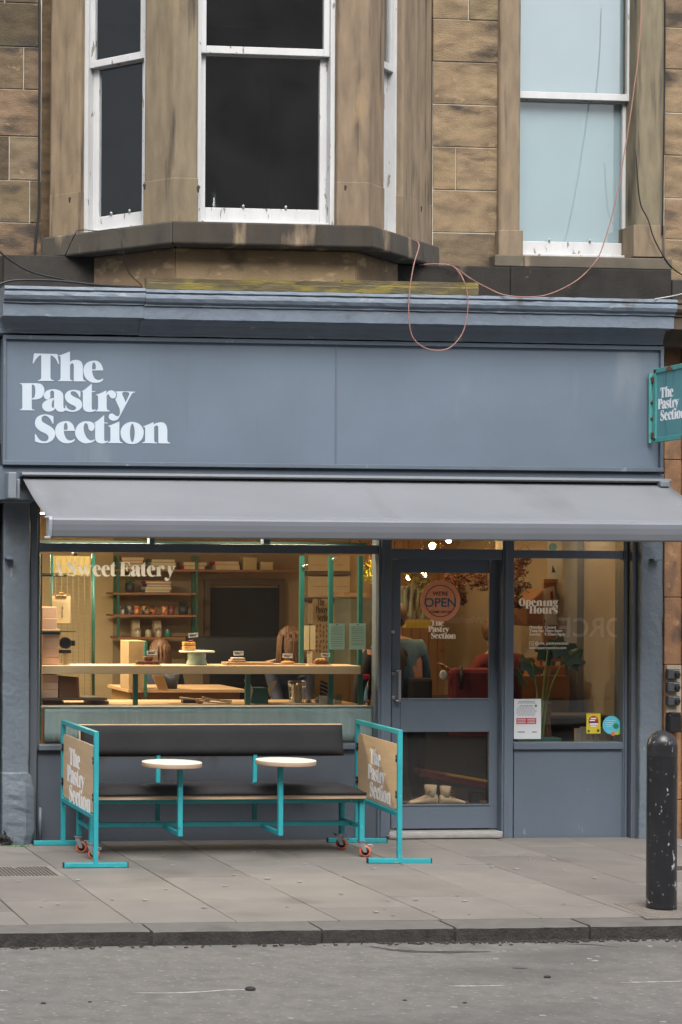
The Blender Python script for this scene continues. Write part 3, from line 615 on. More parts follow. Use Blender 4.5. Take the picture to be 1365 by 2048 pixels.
# neighbouring brown stone at the right, dark gap at the left
b = MB()
yy = [690, 800, 920, 1060, 1195, 1330, 1465, 1600, 1683]
for i, (a, c) in enumerate(zip(yy, yy[1:])): tinted(b, .8, 1.2, .04); b.pb(1329.5, 1366, a, c-1, -.02, .4); b.pb(1367.5, 1500, a, c-1, -.05, .4)
b.build('neighbour_stonework', stone_r, BLD, bevel=.006)
b = MB(); b.box(-12, at(-201, 1200, 0).x, .12, .5, -.01, 4.2); b.build('neighbour_wall', M('neighbour_wall_paint', (.20, .19, .17), .8, .12, 2, .3), BLD)
b = MB(); b.box(at(1502, 1200, 0).x, 18, .10, .5, -.01, 4.2); b.build('neighbour_wall', stone_r, BLD)
b = MB(); b.pb(-200, -2, 590, 1692, -.01, .4); b.build('neighbour_pilaster', M('neighbour_paint', (.16, .17, .17), .7, .1, 3, .3), BLD, bevel=.01)
b = MB(); b.box(at(-3, 900, .2).x, at(8, 900, .2).x, .1, .4, 0, 4.2); tri(b, 'party_gap', groove)
# ------------------------------------------------------------------ pilasters
def pil(px0, px1, top, bot, Y, name):
    b = MB(); n = 30; X0, X1 = at(px0, 1300, Y).x, at(px1, 1300, Y).x; Zt = at((px0+px1)/2, top, Y).z
    for k in range(n): pass
    rows = []
    for k in range(n+1):
        z = Zt*(1-k/n); j = .0025; rows.append([b.bm.verts.new(p) for p in ((X0+rnd(-j, j), .3, z), (X0+rnd(-j, j), Y+rnd(-j, j), z), ((X0*2+X1)/3, Y+rnd(-j, j), z), ((X0+X1*2)/3, Y+rnd(-j, j), z), (X1+rnd(-j, j), Y+rnd(-j, j), z), (X1+rnd(-j, j), .3, z))])
    for r0, r1 in zip(rows, rows[1:]):
        for i in range(5): b._f([r0[i], r0[i+1], r1[i+1], r1[i]])
    b._f(rows[0]); return b.build(name, paint_rough, BLD, bevel=.012, seg=2)
paint_rough = M('rough_painted_stone', (.118, .145, .172), .5, .08, 3, .55, 26, spots=((.20, .225, .245), 11, .70, .04, (1, 1, .7)), dirt=((.075, .085, .09), 3, .62, .12, (1, 1, .5)), bdist=.012)
pil(6, 60, 1000, 1690, 0, 'pilaster'); pil(1281, 1327, 1000, 1675, 0, 'pilaster')
for q in ((1, 66, 1006), (1276, 1330, 1004)):
    b = MB(); b.pb(q[0], q[1], 990, q[2], -.03, .3); b.build('pilaster_cap', paint_rough, BLD, bevel=.01)
# swollen patched foot of the left pilaster
b = MB(); X0, X1 = at(4, 1600, -.02).x, at(71, 1600, -.02).x; rows = []
for k in range(17):
    z = .545*(1-k/16); t = k/16; w_ = X0+(X1-X0)*(.78+.22*min(1, t*4)**.5) if t < .85 else X0+(X1-X0)*(1-.12*(t-.85)/.15)
    rows.append([b.bm.verts.new(p) for p in ((X0, .1, z), (X0, -.025-rnd(0, .006)-.02*min(1, t*3), z), (X0+(w_-X0)*.35, -.03-rnd(0, .01)-.02*min(1, t*3), z), (X0+(w_-X0)*.7, -.03-rnd(0, .01)-.02*min(1, t*3), z), (w_, -.015-rnd(0, .006), z), (w_+.006, .1, z))])
for r0, r1 in zip(rows, rows[1:]):
    for i in range(5): b._f([r0[i], r0[i+1], r1[i+1], r1[i]])
b._f(rows[0]); b.build('pilaster_foot', paint_rough, BLD, bevel=.015, seg=3)
for q in ((60, 75, 1689, .07), (1264, 1281, 1676, .055)):
    b = MB(); b.pb(q[0], q[1], 1000, q[2], q[3], .3); b.build('pilaster_reveal', paint_dark, BLD, bevel=.004)
for px, py in ((21, 1117), (1316, 1120)):
    b = MB(); b.pb(px-8, px+8, py-3, py+2, -.07, 0); b.build('hook', paint, BLD, bevel=.003)
b = MB(); p = at(80, 1600, .05); b.tube([(p.x, .03, .0), (p.x, .03, .27)], .013, 8); b.build('pipe_stub', paint, BLD)
# ------------------------------------------------------------------ shop front joinery
FY = .12; GY = .17
SF = None
for q in ((757, 783, 1678, .26), (1005, 1028, 1678, .26), (1247, 1263, 1678, .26), (74.5, 80, 1500, .2)):
    b = MB(); b.pb(q[0], q[1], 1000, q[2], FY, q[3]); o = b.build('frame_post', paint, BLD, bevel=.004); SF = SF or o
for q in ((763, 769), (1010, 1016), (1251, 1256)):
    b = MB(); b.pb(q[0], q[1], 1008, 1676, FY-.012, FY); b.build('bead', paint, SF, bevel=.004)
for q in ((80.3, 756.7, 1088, 1106, .2), (783.3, 1004.7, 1098, 1119, .24), (1028.3, 1246.7, 1101, 1117, .2)):
    b = MB(); b.pb(q[0], q[1], q[2], q[3], FY+.004, q[4]); b.build('transom', paint, SF, bevel=.004)
for q in ((300, 311), (528, 542)):
    b = MB(); b.pb(q[0], q[1], 1000, 1088, FY+.008, .2); b.build('transom_post', paint, SF, bevel=.004)
for q in ((78, 757, 1489, 1500, FY-.03), (1028.3, 1246.7, 1485, 1499, FY-.015)):
    b = MB(); b.pb(*q, .2); b.build('sill', paint, SF, bevel=.005)
paint_riser = M('bench_shade_paint', (.076, .092, .115), .5, .1, 3, .2, 40, dirt=((.03, .032, .036), 2.5, .62, .1, (1, 1, .5)))  # shade around the bench is worked into this darker riser colour
for q in ((75, 757, 1500.5, 1692, FY+.015), (1028.3, 1246.7, 1499.5, 1678, FY+.012)):
    b = MB(); b.pb(*q, .2); b.build('stall_riser', paint_riser if q[0] == 75 else paint, BLD, bevel=.003)
b = MB()
def pane(q, name='pane', par=None):
    b = MB(); b.pb(q[0], q[1], q[2], q[3], GY, GY+.006); return b.build(name, glass_b if q[0] == 1028 else glass, par or SF)
PA = pane((80, 757, 1106, 1489), 'shop_window_pane'); pane((80, 300, 1000, 1088)); pane((311, 528, 1000, 1088)); pane((542, 757, 1000, 1088))
PB = pane((1028, 1247, 1117, 1485), 'shop_window_pane'); pane((1028, 1247, 1000, 1101)); pane((783, 1005, 1000, 1098))
# door
DY = .20
b = MB(); b.pb(784, 801, 1119, 1657, DY, DY+.045); b.pb(981, 1004, 1119, 1657, DY, DY+.045); b.pb(801.2, 980.8, 1119, 1146, DY, DY+.045); b.pb(801.2, 980.8, 1399, 1464, DY, DY+.045); b.pb(801.2, 980.8, 1611, 1657, DY, DY+.045)
DOOR = b.build('door', paint, BLD, bevel=.003)
DG = pane((800, 982, 1145, 1400), 'door_pane', DOOR); pane((800, 982, 1463, 1612), 'door_pane', DOOR)
for o in DOOR.children: o.data.transform(Matrix.Translation((0, DY+.02-GY, 0)))
b = MB(); b.pb(801.2, 980.8, 1396.5, 1399.5, DY-.008, DY+.01); b.pb(801.2, 980.8, 1608.5, 1611.5, DY-.008, DY+.01); b.pb(978.8, 981.5, 1147, 1398, DY-.006, DY+.01); b.pb(978.8, 981.5, 1464, 1611, DY-.006, DY+.01); b.build('glazing_bead', paint, DOOR, bevel=.002)
b = MB(); hx = at(799, 1370, DY-.05).x; z0, z1 = at(799, 1341, DY-.05).z, at(799, 1403, DY-.05).z
b.box(hx-.011, hx+.011, DY-.06, DY-.045, z1, z0)
for z in (z0-.004, z1+.004): b.box(at(788, 1370, DY).x, hx+.011, DY-.06, DY-.002, z-.006, z+.006)
for py in (1347, 1395): b.pb(784.5, 791, py-3, py+3, DY-.008, DY)
b.build('door_handle', steel, DOOR, bevel=.003)
b = MB(); p = at(786.5, 1264, DY); b.lathe((p.x, DY-.006, p.z), [(.013, 0), (.013, .008)], 14, 'y'); b.build('keyhole', steel, DOOR, bevel=.001)
b = MB(); b.pb(779, 1006, 1664, 1671, .10, .4); b.build('threshold', M('door_sill_metal', (.33, .33, .32), .5, .1, 10, .2), BLD, bevel=.003)
b = MB(); b.pb(779, 1006, 1671.3, 1677, .06, .4); b.build('step', M('step_stone', (.22, .205, .19), .85, .2, 8, .5), BLD, bevel=.006)
# lettering on the windows
fill_mesh('lettering', text_runs('A Sweet Eatery', .6)[0], (lambda W: plane_fn(106, 353, 1124, 1152, GY, 0, W, -54, 0))(text_runs('A Sweet Eatery', .6)[1]), .0015, (0, -1, 0), letterg, PA)
lf = plane_fn(862, 918, 1239, 1278, GY, 38.5, 341, 703, 888)
fill_mesh('lettering', LOGO_RUNS, lambda u, v: lf(u, v)+Vector((0, DY+.02-GY, 0)), .0015, (0, -1, 0), letterg, DG)
W = text_runs('Opening', .5)[1]; fill_mesh('lettering', text_runs('Opening', .5)[0], plane_fn(1038, 1117, 1197, 1212, GY, 0, W, -54, 0), .0015, (0, -1, 0), letterg, PB)
W = text_runs('Hours', .5)[1]; fill_mesh('lettering', text_runs('Hours', .5)[0], plane_fn(1059, 1116, 1212, 1227, GY, 0, W, -54, 0), .0015, (0, -1, 0), letterg, PB)
hf = lambda u, v: at(u, v, GY)
sans('opening_hours_text', [('Monday', 1059, 1257, 8.2), ('Tues-Sat', 1059, 1264, 8.2), ('Sunday', 1059, 1271, 8.2), ('Closed', 1089, 1257, 8.2), ('10am-5pm', 1089, 1264, 8.2), ('9:30am-4pm', 1089, 1271, 8.2), ('@the_pastrysection', 1070, 1289, 8.2), ('www.pastrysection.com', 1059, 1298, 7.6)], hf, .0015, (0, -1, 0), letterg, PB)
b = MB(); c = at(1063.5, 1287, GY)
def ring(b, c, r0, r1, y, n=40, sq=False):
    for k in range(n):
        a0, a1 = 2*math.pi*k/n, 2*math.pi*(k+1)/n
        q = lambda r, a: (c.x+r*math.cos(a), y, c.z+r*math.sin(a))
        v = [b.bm.verts.new(p) for p in (q(r0, a0), q(r1, a0), q(r1, a1), q(r0, a1))]; b._f(v)
ring(b, c, .004, .006, GY-.002, 20)
for s_ in (-1, 1):
    b.box(c.x-.016, c.x+.016, GY-.002, GY-.001, c.z+s_*.0155-.001, c.z+s_*.0155+.001); b.box(c.x+s_*.0155-.001, c.x+s_*.0155+.001, GY-.0021, GY-.0011, c.z-.0165, c.z+.0165)
b.build('camera_symbol', letterg, PB)
# round OPEN sticker on the door
SY_ = DY+.012; c = at(881, 1202, SY_)
r = thing('open_sign', (c.x, SY_, c.z-.16), 'round peach sticker reading OPEN on the door glass', 'sign')
b = MB(); rr = at(921, 1202, SY_).x-c.x; b.lathe((c.x, SY_-.0, c.z), [(rr, 0), (rr, .003)], 48, 'y'); b.build('disc', M('peach_vinyl', (.85, .31, .14), .6, .08, 10, 0), r)
dkv = M('dark_brown_vinyl', (.09, .035, .025), .6, .1, 10, 0)
b = MB(); ring(b, c, rr*.74, rr*.775, SY_-.002); b.build('ring', dkv, r)
f2 = lambda u, v: at(u, v, SY_-.001)
sans('open_text', [('OPEN', 881, 1213.5, 25)], f2, .002, (0, -1, 0), M('blue_vinyl', (.05, .12, .16), .5, .1, 10, 0), r, 'CENTER')
sans('small_text', [("WE'RE", 881, 1191, 11), ('COME ON IN', 881, 1226, 7)], f2, .002, (0, -1, 0), dkv, r, 'CENTER')
# ================================================================== AWNING
AW = thing('awning', (5.3, -.1, 2.4), 'grey canvas awning pulled out over the whole shop front', 'awning')
YB, YF = -.26, -1.10
xa0, xa1 = at(46, 962, YB).x, at(1336, 968, YB).x; za = (at(46, 959, YB).z+at(1336, 967, YB).z)/2
xf0, xf1 = at(96, 1043, YF).x, at(1440, 1030, YF).x
zfr = (at(96, 1043, YF).z+at(1365, 1036, YF).z)/2
b = MB(); nu, nv = 60, 14; g = []
for j in range(nv+1):
    t = j/nv; row = []
    for i in range(nu+1):
        s_ = i/nu; x = (xa0+(xa1-xa0)*s_)*(1-t)+(xf0+(xf0+(xa1-xa0)-xf0)*s_)*t
        z = za*(1-t)+zfr*t-.022*math.sin(math.pi*t)*(1+.25*math.sin(s_*22))-(.004 if int(s_*8) % 2 else 0)*math.sin(math.pi*t)
        row.append(b.bm.verts.new((x, YB+(YF-YB)*t, z)))
    g.append(row)
for j in range(nv):
    for i in range(nu): b._f([g[j][i], g[j][i+1], g[j+1][i+1], g[j+1][i]], True)
o = b.build('canvas', awn, AW); o.modifiers.new('s', 'SOLIDIFY').thickness = .003
XE = xf0+(xa1-xa0); h = .142
prof = [(YF+.05, zfr+.004), (YF-.015, zfr+.004), (YF-.034, zfr-.006), (YF-.040, zfr-.02), (YF-.036, zfr-.05), (YF-.026, zfr-.09), (YF-.01, zfr-h+.01), (YF+.0, zfr-h), (YF+.05, zfr-h), (YF+.055, zfr-.05)]
b = MB(); b.run(prof, xf0+.028, XE-.028); b.build('front_bar', awnbar, AW, bevel=.003)
b = MB(); b.run([(y, z) for y, z in prof], XE-.027, XE); b.build('end_cap', M('light_grey_metal', (.30, .33, .37), .4, .05, 5, 0), AW, bevel=.003)
b = MB(); b.run([(y+(0 if y > YF else -.003), z+.003*(1 if z > zfr-.07 else -1)) for y, z in prof], xf0, xf0+.027)
b.obox((xf0-.005, YF-.005, zfr+.0), (.02, 0, 0), (0, .025, 0), (0, 0, .006)); b.obox((xf0-.005, YF-.005, zfr-h), (.02, 0, 0), (0, .02, 0), (0, 0, .008)); b.build('end_cap', M('light_grey_metal', (.30, .33, .37), .4, .05, 5, 0), AW, bevel=.003)
b = MB(); b.run([(-.1, zf(960)), (-.29, zf(960)), (-.305, zf(957)), (-.30, zf(952)), (-.20, zf(951)), (-.1, zf(951))], XF0+.13, XF1+.02); b.build('cassette_lip', M('cassette_metal', (.17, .185, .20), .4, .05, 5, 0), AW, bevel=.002)
b = MB(); b.run([(-.1, zf(975)), (-.25, zf(975)), (-.26, zf(962)), (-.1, zf(962))], XF0+.13, XF1+.01); b.build('roller', black, AW)
for q in ((17, 34, 944, 997, -.33), (34, 41, 958, 998, -.30), (1322, 1341, 962, 974, -.33)):
    b = MB(); b.pb(q[0], q[1], q[2], q[3], q[4], -.18); b.build('bracket', M('bracket_metal', (.17, .195, .225), .45), AW, bevel=.008)
for sx, x in ((1, xf0+.35), (-1, XE-.35)):
    b = MB(); e = Vector((x+sx*.75, -.66, (za+zfr)/2-.13)); b.tube([(x, -.26, za-.09), e], .02, 8); b.tube([e, (x+sx*.1, YF+.07, zfr-.07)], .018, 8); b.sphere(e, .028, 10, 6); b.build('folding_arm', awnbar, AW)
# ================================================================== STREET FURNITURE
def sq(b, p, q, r=.016, up=None):   # square tube
    p, q = Vector(p), Vector(q); d = (q-p); L_ = d.length; d.normalize(); u = Vector((0, 0, 1)) if abs(d.z) < .9 else Vector((0, 1, 0))
    s_ = d.cross(u).normalized(); u = s_.cross(d); return b.obox((p+q)/2, s_*r, u*r, d*(L_/2))
def part(name, mat, par, segs, r=.016, bevel=.003):
    b = MB()
    for p, q in segs: sq(b, p, q, r)
    return b.build(name, mat, par, bevel=bevel)
# ---- barriers
def barrier(X, Yn, Yf, label):
    r = thing('cafe_barrier', (X, (Yn+Yf)/2, 0), label, 'barrier', 'cafe barriers at the ends of the bench')
    zt, zl = .925, .345; R_ = .0165
    for Y in (Yn, Yf):
        part('post', teal, r, [((X, Y, .028), (X, Y, zt))], R_)
        part('foot_bar', teal, r, [((X-.225, Y, .018), (X+.225, Y, .018))], .0165)
        for s_ in (-1, 1):
            b = MB(); b.box(X+s_*.226-.003, X+s_*.226+.003, Y-.017, Y+.017, .003, .037); b.build('end_cap', black, r)
    part('top_rail', teal, r, [((X, Yn-R_, zt+.006), (X, Yf+R_, zt))], .0163)
    part('bottom_rail', teal, r, [((X, Yn+R_, zl), (X, Yf-R_, zl))], .016)
    # rounded birch panel
    y0, y1, z0, z1, cr = Yn+.035, Yf-.035, zl+.028, zt-.085, .045; poly = []
    for cy, cz, a0 in ((y1-cr, z1-cr, 0), (y0+cr, z1-cr, 90), (y0+cr, z0+cr, 180), (y1-cr, z0+cr, 270)):
        for k in range(6): a = math.radians(a0+18*k); poly.append((X-.007, cy+cr*math.cos(a), cz+cr*math.sin(a)))
    b = MB(); b.prism(poly, (.014, 0, 0)); pan = b.build('panel', ply, r)
    for Y in (y0-.008, y1+.008):
        for z in (z0+.11, z1-.10):
            b = MB(); b.box(X-.018, X+.016, Y-.022, Y+.022, z-.027, z+.027); c = b.build('clamp', black, r, bevel=.006)
            b = MB(); b.lathe((X-.0185, Y, z), [(.007, -.002), (.007, .001)], 10, 'x'); b.build('bolt', steel, c)
    return r, pan
bl, pl_ = barrier(3.213, -1.19, -.075, 'left teal cafe barrier with a birch panel at the foot end of the bench')
br, pr_ = barrier(5.447, -1.125, -.075, 'right teal cafe barrier with a birch panel, standing before the door')
# logo on the panels: reads from the far end to the near end on the face towards -X
def side_logo(pan, X, ya, yb, za_, zb_, txt_y):
    f = lambda u, v: Vector((X-.0072, ya+(yb-ya)*(u-38.5)/(341-38.5), za_+(zb_-za_)*(v-703)/(888-703)))
    fill_mesh('lettering', LOGO_RUNS, f, .0012, (-1, 0, 0), M('white_vinyl', (.86, .87, .90), .5, .03, 8, 0), pan)
side_logo(pl_, 3.213, onx(131, 1500, 3.206).y+.02, onx(180, 1600, 3.206).y, onx(150, 1500, 3.206).z+.005, onx(150, 1612, 3.206).z, 0)
side_logo(pr_, 5.447, onx(724, 1500, 5.44).y, onx(783, 1600, 5.44).y, onx(745, 1498, 5.44).z, onx(745, 1599, 5.44).z, 0)
bl.rotation_euler.z = -.016; bl.location.x = 3.226
br.rotation_euler.z = -.086; br.location.x = 5.474
# ---- bench
BN = thing('bench', (4.3, -.6, 0), 'long black cushioned bench on castors with two small round tables', 'bench')
bx0, bx1 = 3.27, at(733, 1590, -.85).x; zs = at(460, 1599, -.85).z
b = MB(); n = 20; xs = [bx0+(bx1-bx0)*k/n for k in range(n+1)]
b.run([(-.85, zs), (-.85, zs+.030), (-.36, zs+.030), (-.36, zs)], 0, 0, xs, .0004); b.build('seat_board', ply_edge, BN, bevel=.002)
def cushion(name, cuts, y0, y1, z0, th, tilt=0, sag=.006, X0=None, X1=None):
    X0 = X0 or bx0; X1 = X1 or bx1
    b = MB(); nx_, ny_ = 64, 10; rows = []
    for i in range(nx_+1):
        x = X0+(X1-X0)*i/nx_; row = []
        prof = []
        for j in range(ny_+1):
            t = j/ny_; y = y0+(y1-y0)*t
            edge = min(1, min(t, 1-t)*6)**.5
            e2 = min(1, min(i, nx_-i)/nx_*22)**.5
            seam = min(1, min(abs(x-c) for c in cuts)/.03) if cuts else 1
            hgt = th*(.35+.65*edge*e2)*(.55+.45*seam)+rnd(-.0012, .0012)+sag*math.sin(x*9+t*2)*.4+sag*math.sin(x*3.1+1)*.5
            row.append(b.bm.verts.new((x, y, z0+hgt)))
        row.append(b.bm.verts.new((x, y1, z0))); row.append(b.bm.verts.new((x, y0, z0))); rows.append(row)
    m_ = len(rows[0])
    for a, c in zip(rows, rows[1:]):
        for k in range(m_): b._f([a[k], a[(k+1) % m_], c[(k+1) % m_], c[k]], True)
    b._f(rows[0]); b._f(rows[-1][::-1]); return b
b = cushion('c', [3.72, 4.55], -.86, -.40, 0, .056); 
o = b.build('seat_cushion', cush, BN); o.location.z += zs+.031
zb0, zb1 = at(460, 1513, -.42).z, at(460, 1450, -.38).z; bxe = at(688, 1480, -.40).x
b = cushion('c', [], 0, (zb1-zb0), 0, .055, X0=3.30, X1=bxe)
tl = math.radians(90-9)
for v in b.bm.verts:
    y, z = v.co.y, v.co.z; v.co.z = zb0+y*math.sin(tl)+z*.15; v.co.y = -.385+y*math.cos(tl)-z
b.build('back_cushion', cush, BN)
b = MB(); b.hexa([(3.29, -.384, zb0-.004), (bxe+.006, -.384, zb0-.004), (bxe+.006, -.368, zb0-.004), (3.29, -.368, zb0-.004),
                  (3.29, -.384+(zb1-zb0+.02)*math.cos(tl), zb1+.004), (bxe+.006, -.384+(zb1-zb0+.02)*math.cos(tl), zb1+.004), (bxe+.006, -.368+(zb1-zb0+.02)*math.cos(tl), zb1+.004), (3.29, -.368+(zb1-zb0+.02)*math.cos(tl), zb1+.004)])
b.build('back_board', ply, BN, bevel=.004)
LX0, LX1 = 3.285, at(723, 1650, -.79).x; YFt, YRr = -.79, -.40
for x in (LX0, LX1):
    for y in (YFt, YRr): part('leg', teal, BN, [((x, y, .118), (x, y, zs-.001))], .019)
for y in (YFt, YRr): part('seat_rail', teal, BN, [((LX0+.02, y, zs-.018), (LX1-.02, y, zs-.018))], .016)
for x in (LX0, LX1):
    part('seat_rail', teal, BN, [((x, YFt+.02, zs-.018), (x, YRr-.02, zs-.018))], .016)
    part('cross_rail', teal, BN, [((x, YFt+.02, .22), (x, YRr-.02, .22))], .016)
ZST = at(460, 1648, -.60).z
part('stretcher', teal, BN, [((LX0+.017, -.60, .22), (LX1-.017, -.60, .22))], .017)
for px in (316.5, 510):
    x = at(px, 1540, YRr).x; part('back_support', teal, BN, [((x, YRr+.004, .22), (x, YRr+.004, zb1-.06))], .015)
for px, cpx, cpy in ((360.5, 345, 1524), (561, 573, 1520)):
    yt = -.985; x = at(px, 1600, yt).x; zt_ = at(cpx, cpy, yt+.03).z; cx = at(cpx, cpy, yt+.02).x
    part('table_post', teal, BN, [((x, yt, .185), (x, yt, zt_-.03))], .017)
    part('table_arm', teal, BN, [((x, yt+.02, .20), (x, -.60, .20))], .015)
    b = MB(); rr = .212; b.lathe((cx, yt+.03, zt_-.030), [(rr, 0), (rr, .028)], 48); tt = b.build('table_top', ply_edge, BN, bevel=.002)
    b = MB(); b.lathe((cx, yt+.03, zt_-.0018), [(rr-.001, 0), (rr-.001, .003)], 48); b.build('laminate', topw, tt)
def castor(x, y, ang):
    b = MB(); b.box(x-.026, x+.026, y-.026, y+.026, .113, .118); b.lathe((x, y, .100), [(.021, 0), (.024, .006), (.024, .013)], 14); ca = b.build('castor', zinc, BN, bevel=.001)
    d = Vector((math.cos(ang), math.sin(ang), 0)); s_ = Vector((-d.y, d.x, 0)); c = Vector((x, y, .0415))+d*.028
    for k in (-1, 1):
        b = MB(); b.prism([Vector((x, y, .100))+s_*k*.021-d*.018, Vector((x, y, .100))+s_*k*.021+d*.022, c+s_*k*.021+d*.012+Vector((0, 0, -.006)), c+s_*k*.021-d*.012+Vector((0, 0, -.008))], s_*k*.003); b.build('fork', zinc, ca)
    def wheel(prof, mat, nm):
        b = MB(); b.lathe((0, 0, 0), prof, 28, 'x'); b.bm.verts.ensure_lookup_table()
        for v in b.bm.verts: q = v.co.copy(); v.co = c+s_*q.x+d*q.y+Vector((0, 0, q.z))
        return b.build(nm, mat, ca)
    wheel([(.030, -.0150), (.0395, -.0150), (.0415, -.008), (.0415, .008), (.0395, .0150), (.030, .0150)], orange, 'tyre')
    wheel([(.001, -.0165), (.0285, -.0160), (.0285, .0160), (.001, .0165)], black, 'hub')
    b = MB(); b.obox(c+d*.034+Vector((0, 0, .045)), d*.016, s_*.013, (0, 0, .004)); b.obox(c+d*.048+Vector((0, 0, .038)), d*.007, s_*.013, (0, 0, .009)); b.build('brake_pedal', zinc, ca, bevel=.002)
castor(LX0-.02, YRr-.05, -.5); castor(LX0-.01, YFt-.0, -.5); castor(LX1-.03, YRr, -.35); castor(LX1, YFt, -.30)
# ---- bollard
p = gr(1324, 1815); rB = .088
r = thing('bollard', (p.x+.03, -3.05, 0), 'black round-topped bollard with chipped paint at the kerb', 'bollard')
bl_m = M('chipped_black_paint', (.016, .017, .020), .32, .3, 8, .25, 40, spots=((.36, .37, .38), 19, .665, .012, (1, 1, .7)), dirt=((.16, .16, .17), 46, .66, .02, (1, 1, .6)))
zt = at(1324, 1461, -3.05).z; cx = at(1324, 1640, -3.05).x; pr = [(rB*1.01, 0), (rB, .02), (rB, zt-.16), (rB*1.012, zt-.155), (rB, zt-.150), (rB, zt-.098)]
for k in range(1, 11):
    a = math.pi/2*k/10; pr.append((max(rB*math.cos(a), .001), zt-.098+.098*math.sin(a)))
b = MB(); b.lathe((cx, -3.05, 0), pr, 40); b.build('post', bl_m, r)
b = MB(); b.lathe((cx, -3.05, 0), [(rB+.03, -.01), (rB+.03, .003)], 30); b.build('base_collar', M('cement', (.2, .185, .165), .9, .15, 14, .5), r)
white_sp = M('chipped_white_patch', (.62, .62, .6), .8, .1, 20, .3)
# ---- projecting sign
XS2 = at(1312, 800, -.28).x
r = thing('projecting_sign', (XS2, -.5, 2.9), 'weathered teal projecting shop sign on a rusty wall bracket', 'sign')
wt = M('weathered_teal', (.07, .30, .29), .6, .15, 10, .3, 60, spots=((.16, .07, .03), 9, .60, .06, (1, 1, 1)), dirt=((.22, .42, .37), 14, .6, .1, (1, 1, .4)))
b = MB(); b.pb(1299, 1310, 747, 886, -.245, -.229); b.build('wall_plate', wt, r, bevel=.002)
rust = M('rust', (.13, .05, .02), .9, .3, 30, .5)
for py in (757, 805, 837, 875):
    b = MB(); q = at(1304, py, -.245); b.lathe((q.x, -.258, q.z), [(.010, 0), (.013, .004), (.013, .014)], 6, 'y'); b.build('bolt', rust, r)
zt0, zt1 = onx(1312, 740, XS2).z, onx(1312, 883, XS2).z; ys0, ys1 = onx(1312, 800, XS2).y-.0, onx(1312, 800, XS2).y-.72
for z in (zt0-.075, zt1+.05):
    b = MB(); b.box(XS2-.02, XS2+.02, ys0-.01, -.24, z-.022, z+.022); b.build('bracket', rust, r, bevel=.003)
b = MB(); b.box(XS2-.008, XS2+.008, ys1+.02, ys0-.02, zt1+.02, zt0-.02)
o = b.build('board', M('streaked_teal_board', (.10, .27, .30), .45, .12, 4, .1, 60, spots=((.05, .17, .20), 6, .55, .15, (1, 3, .25)), dirt=((.26, .36, .37), 8, .64, .1, (1, 3, .2))), r)
rim = [((ys0-.012, zt1), (ys0-.012, zt0)), ((ys1+.012, zt1), (ys1+.012, zt0)), ((ys0, zt0-.010), (ys1, zt0-.010)), ((ys0, zt1+.010), (ys1, zt1+.010))]
for a, c in rim: part('frame_bar', wt, r, [((XS2, *a), (XS2, *c))], .018)
f = lambda u, v: Vector((XS2-.0085, ys0-.045-(u-38.5)/(341-38.5)*.40, onx(1330, 773, XS2).z+(v-703)/(888-703)*(onx(1330, 842, XS2).z-onx(1330, 773, XS2).z)))
fill_mesh('lettering', LOGO_RUNS, f, .0012, (-1, 0, 0), M('white_vinyl', (.86, .87, .90)), o)
# ---- key safes on the neighbouring stone
pl2 = M('beige_plate', (.36, .29, .21), .8, .15, 10, .3)
b = MB(); b.pb(1334, 1363, 1330, 1425, -.032, -.02); b.build('backing_plate', pl2, tag=('beige backing plate behind the three grey key safes', 'plate'))
for i, (y0, y1) in enumerate(((1338, 1358), (1364, 1384), (1392, 1411))):
    c = at(1350, (y0+y1)/2, -.06); r = thing('key_safe', (c.x, -.03, c.z-.04), ['topmost', 'middle', 'lowest'][i]+' of the three small grey key safes right of the pilaster', 'key safe', 'key safes on the stone')
    b = MB(); b.pb(1337, 1361, y0, y1, -.075, -.032); b.build('body', M('dark_grey_cast', (.055, .06, .062), .45, .15, 20, .2), r, bevel=.008)
    b = MB(); b.lathe((c.x+.012, -.092, c.z-.004), [(.018, 0), (.022, .005), (.022, .018)], 16, 'y'); b.build('dial', black, r, bevel=.002)
    b = MB(); b.box(c.x-.02, c.x+.035, -.079, -.074, c.z+.024, c.z+.029); b.build('highlight_bar', zinc, r)
c = at(1351, 1447, -.06); r = thing('key_safe', (c.x, -.03, c.z-.07), 'larger black key safe below the three grey ones', 'key safe', 'key safes on the stone')
b = MB(); b.pb(1340, 1364, 1429, 1465, -.09, -.02); b.build('body', black, r, bevel=.01)
b = MB(); b.pb(1343, 1362, 1425, 1431, -.095, -.04); b.build('lid', black, r, bevel=.004)
# ---- cables
pink = M('pink_cable', (.30, .155, .125), .5, .1, 20, 0)
def cable(pts, Y, r, mat, label, cn='cable', group=None, n=6):
    P = [at(q[0], q[1], q[2] if len(q) > 2 else Y) for q in pts]; b = MB(); b.tube(spl(P, n), r, 6)
    return b.build('cable', mat, tag=(label, cn, group))
G = 'loose cables on the facade'
cable([(1284, -30), (1281, 60), (1275, 130), (1270, 165), (1262, 225), (1247, 320), (1230, 410), (1207, 490), (1190, 525), (1155, 560), (1105, 586, -.46), (1062, 594, -.46), (1010, 590, -.46), (970, 573, -.3), (940, 556, .1), (905, 532, .1), (870, 528, .12), (838, 530, .12)], .08, .0045, pink, 'pink cable sagging from the right upstairs window down to the cornice', group=G)
cable([(826, 480, -.2), (836, 484, -.3), (838, 496, -.42), (828, 530, -.46), (820, 580, -.47), (818, 625, -.46), (824, 670, -.45), (845, 693, -.45), (875, 701, -.45), (902, 694, -.45), (926, 665, -.45), (936, 620, -.46), (934, 580, -.47), (925, 555, -.46), (915, 540, -.2), (904, 531, .1)], -.4, .0045, pink, 'pink cable hanging in a big loop over the fascia', group=G)
blk = black
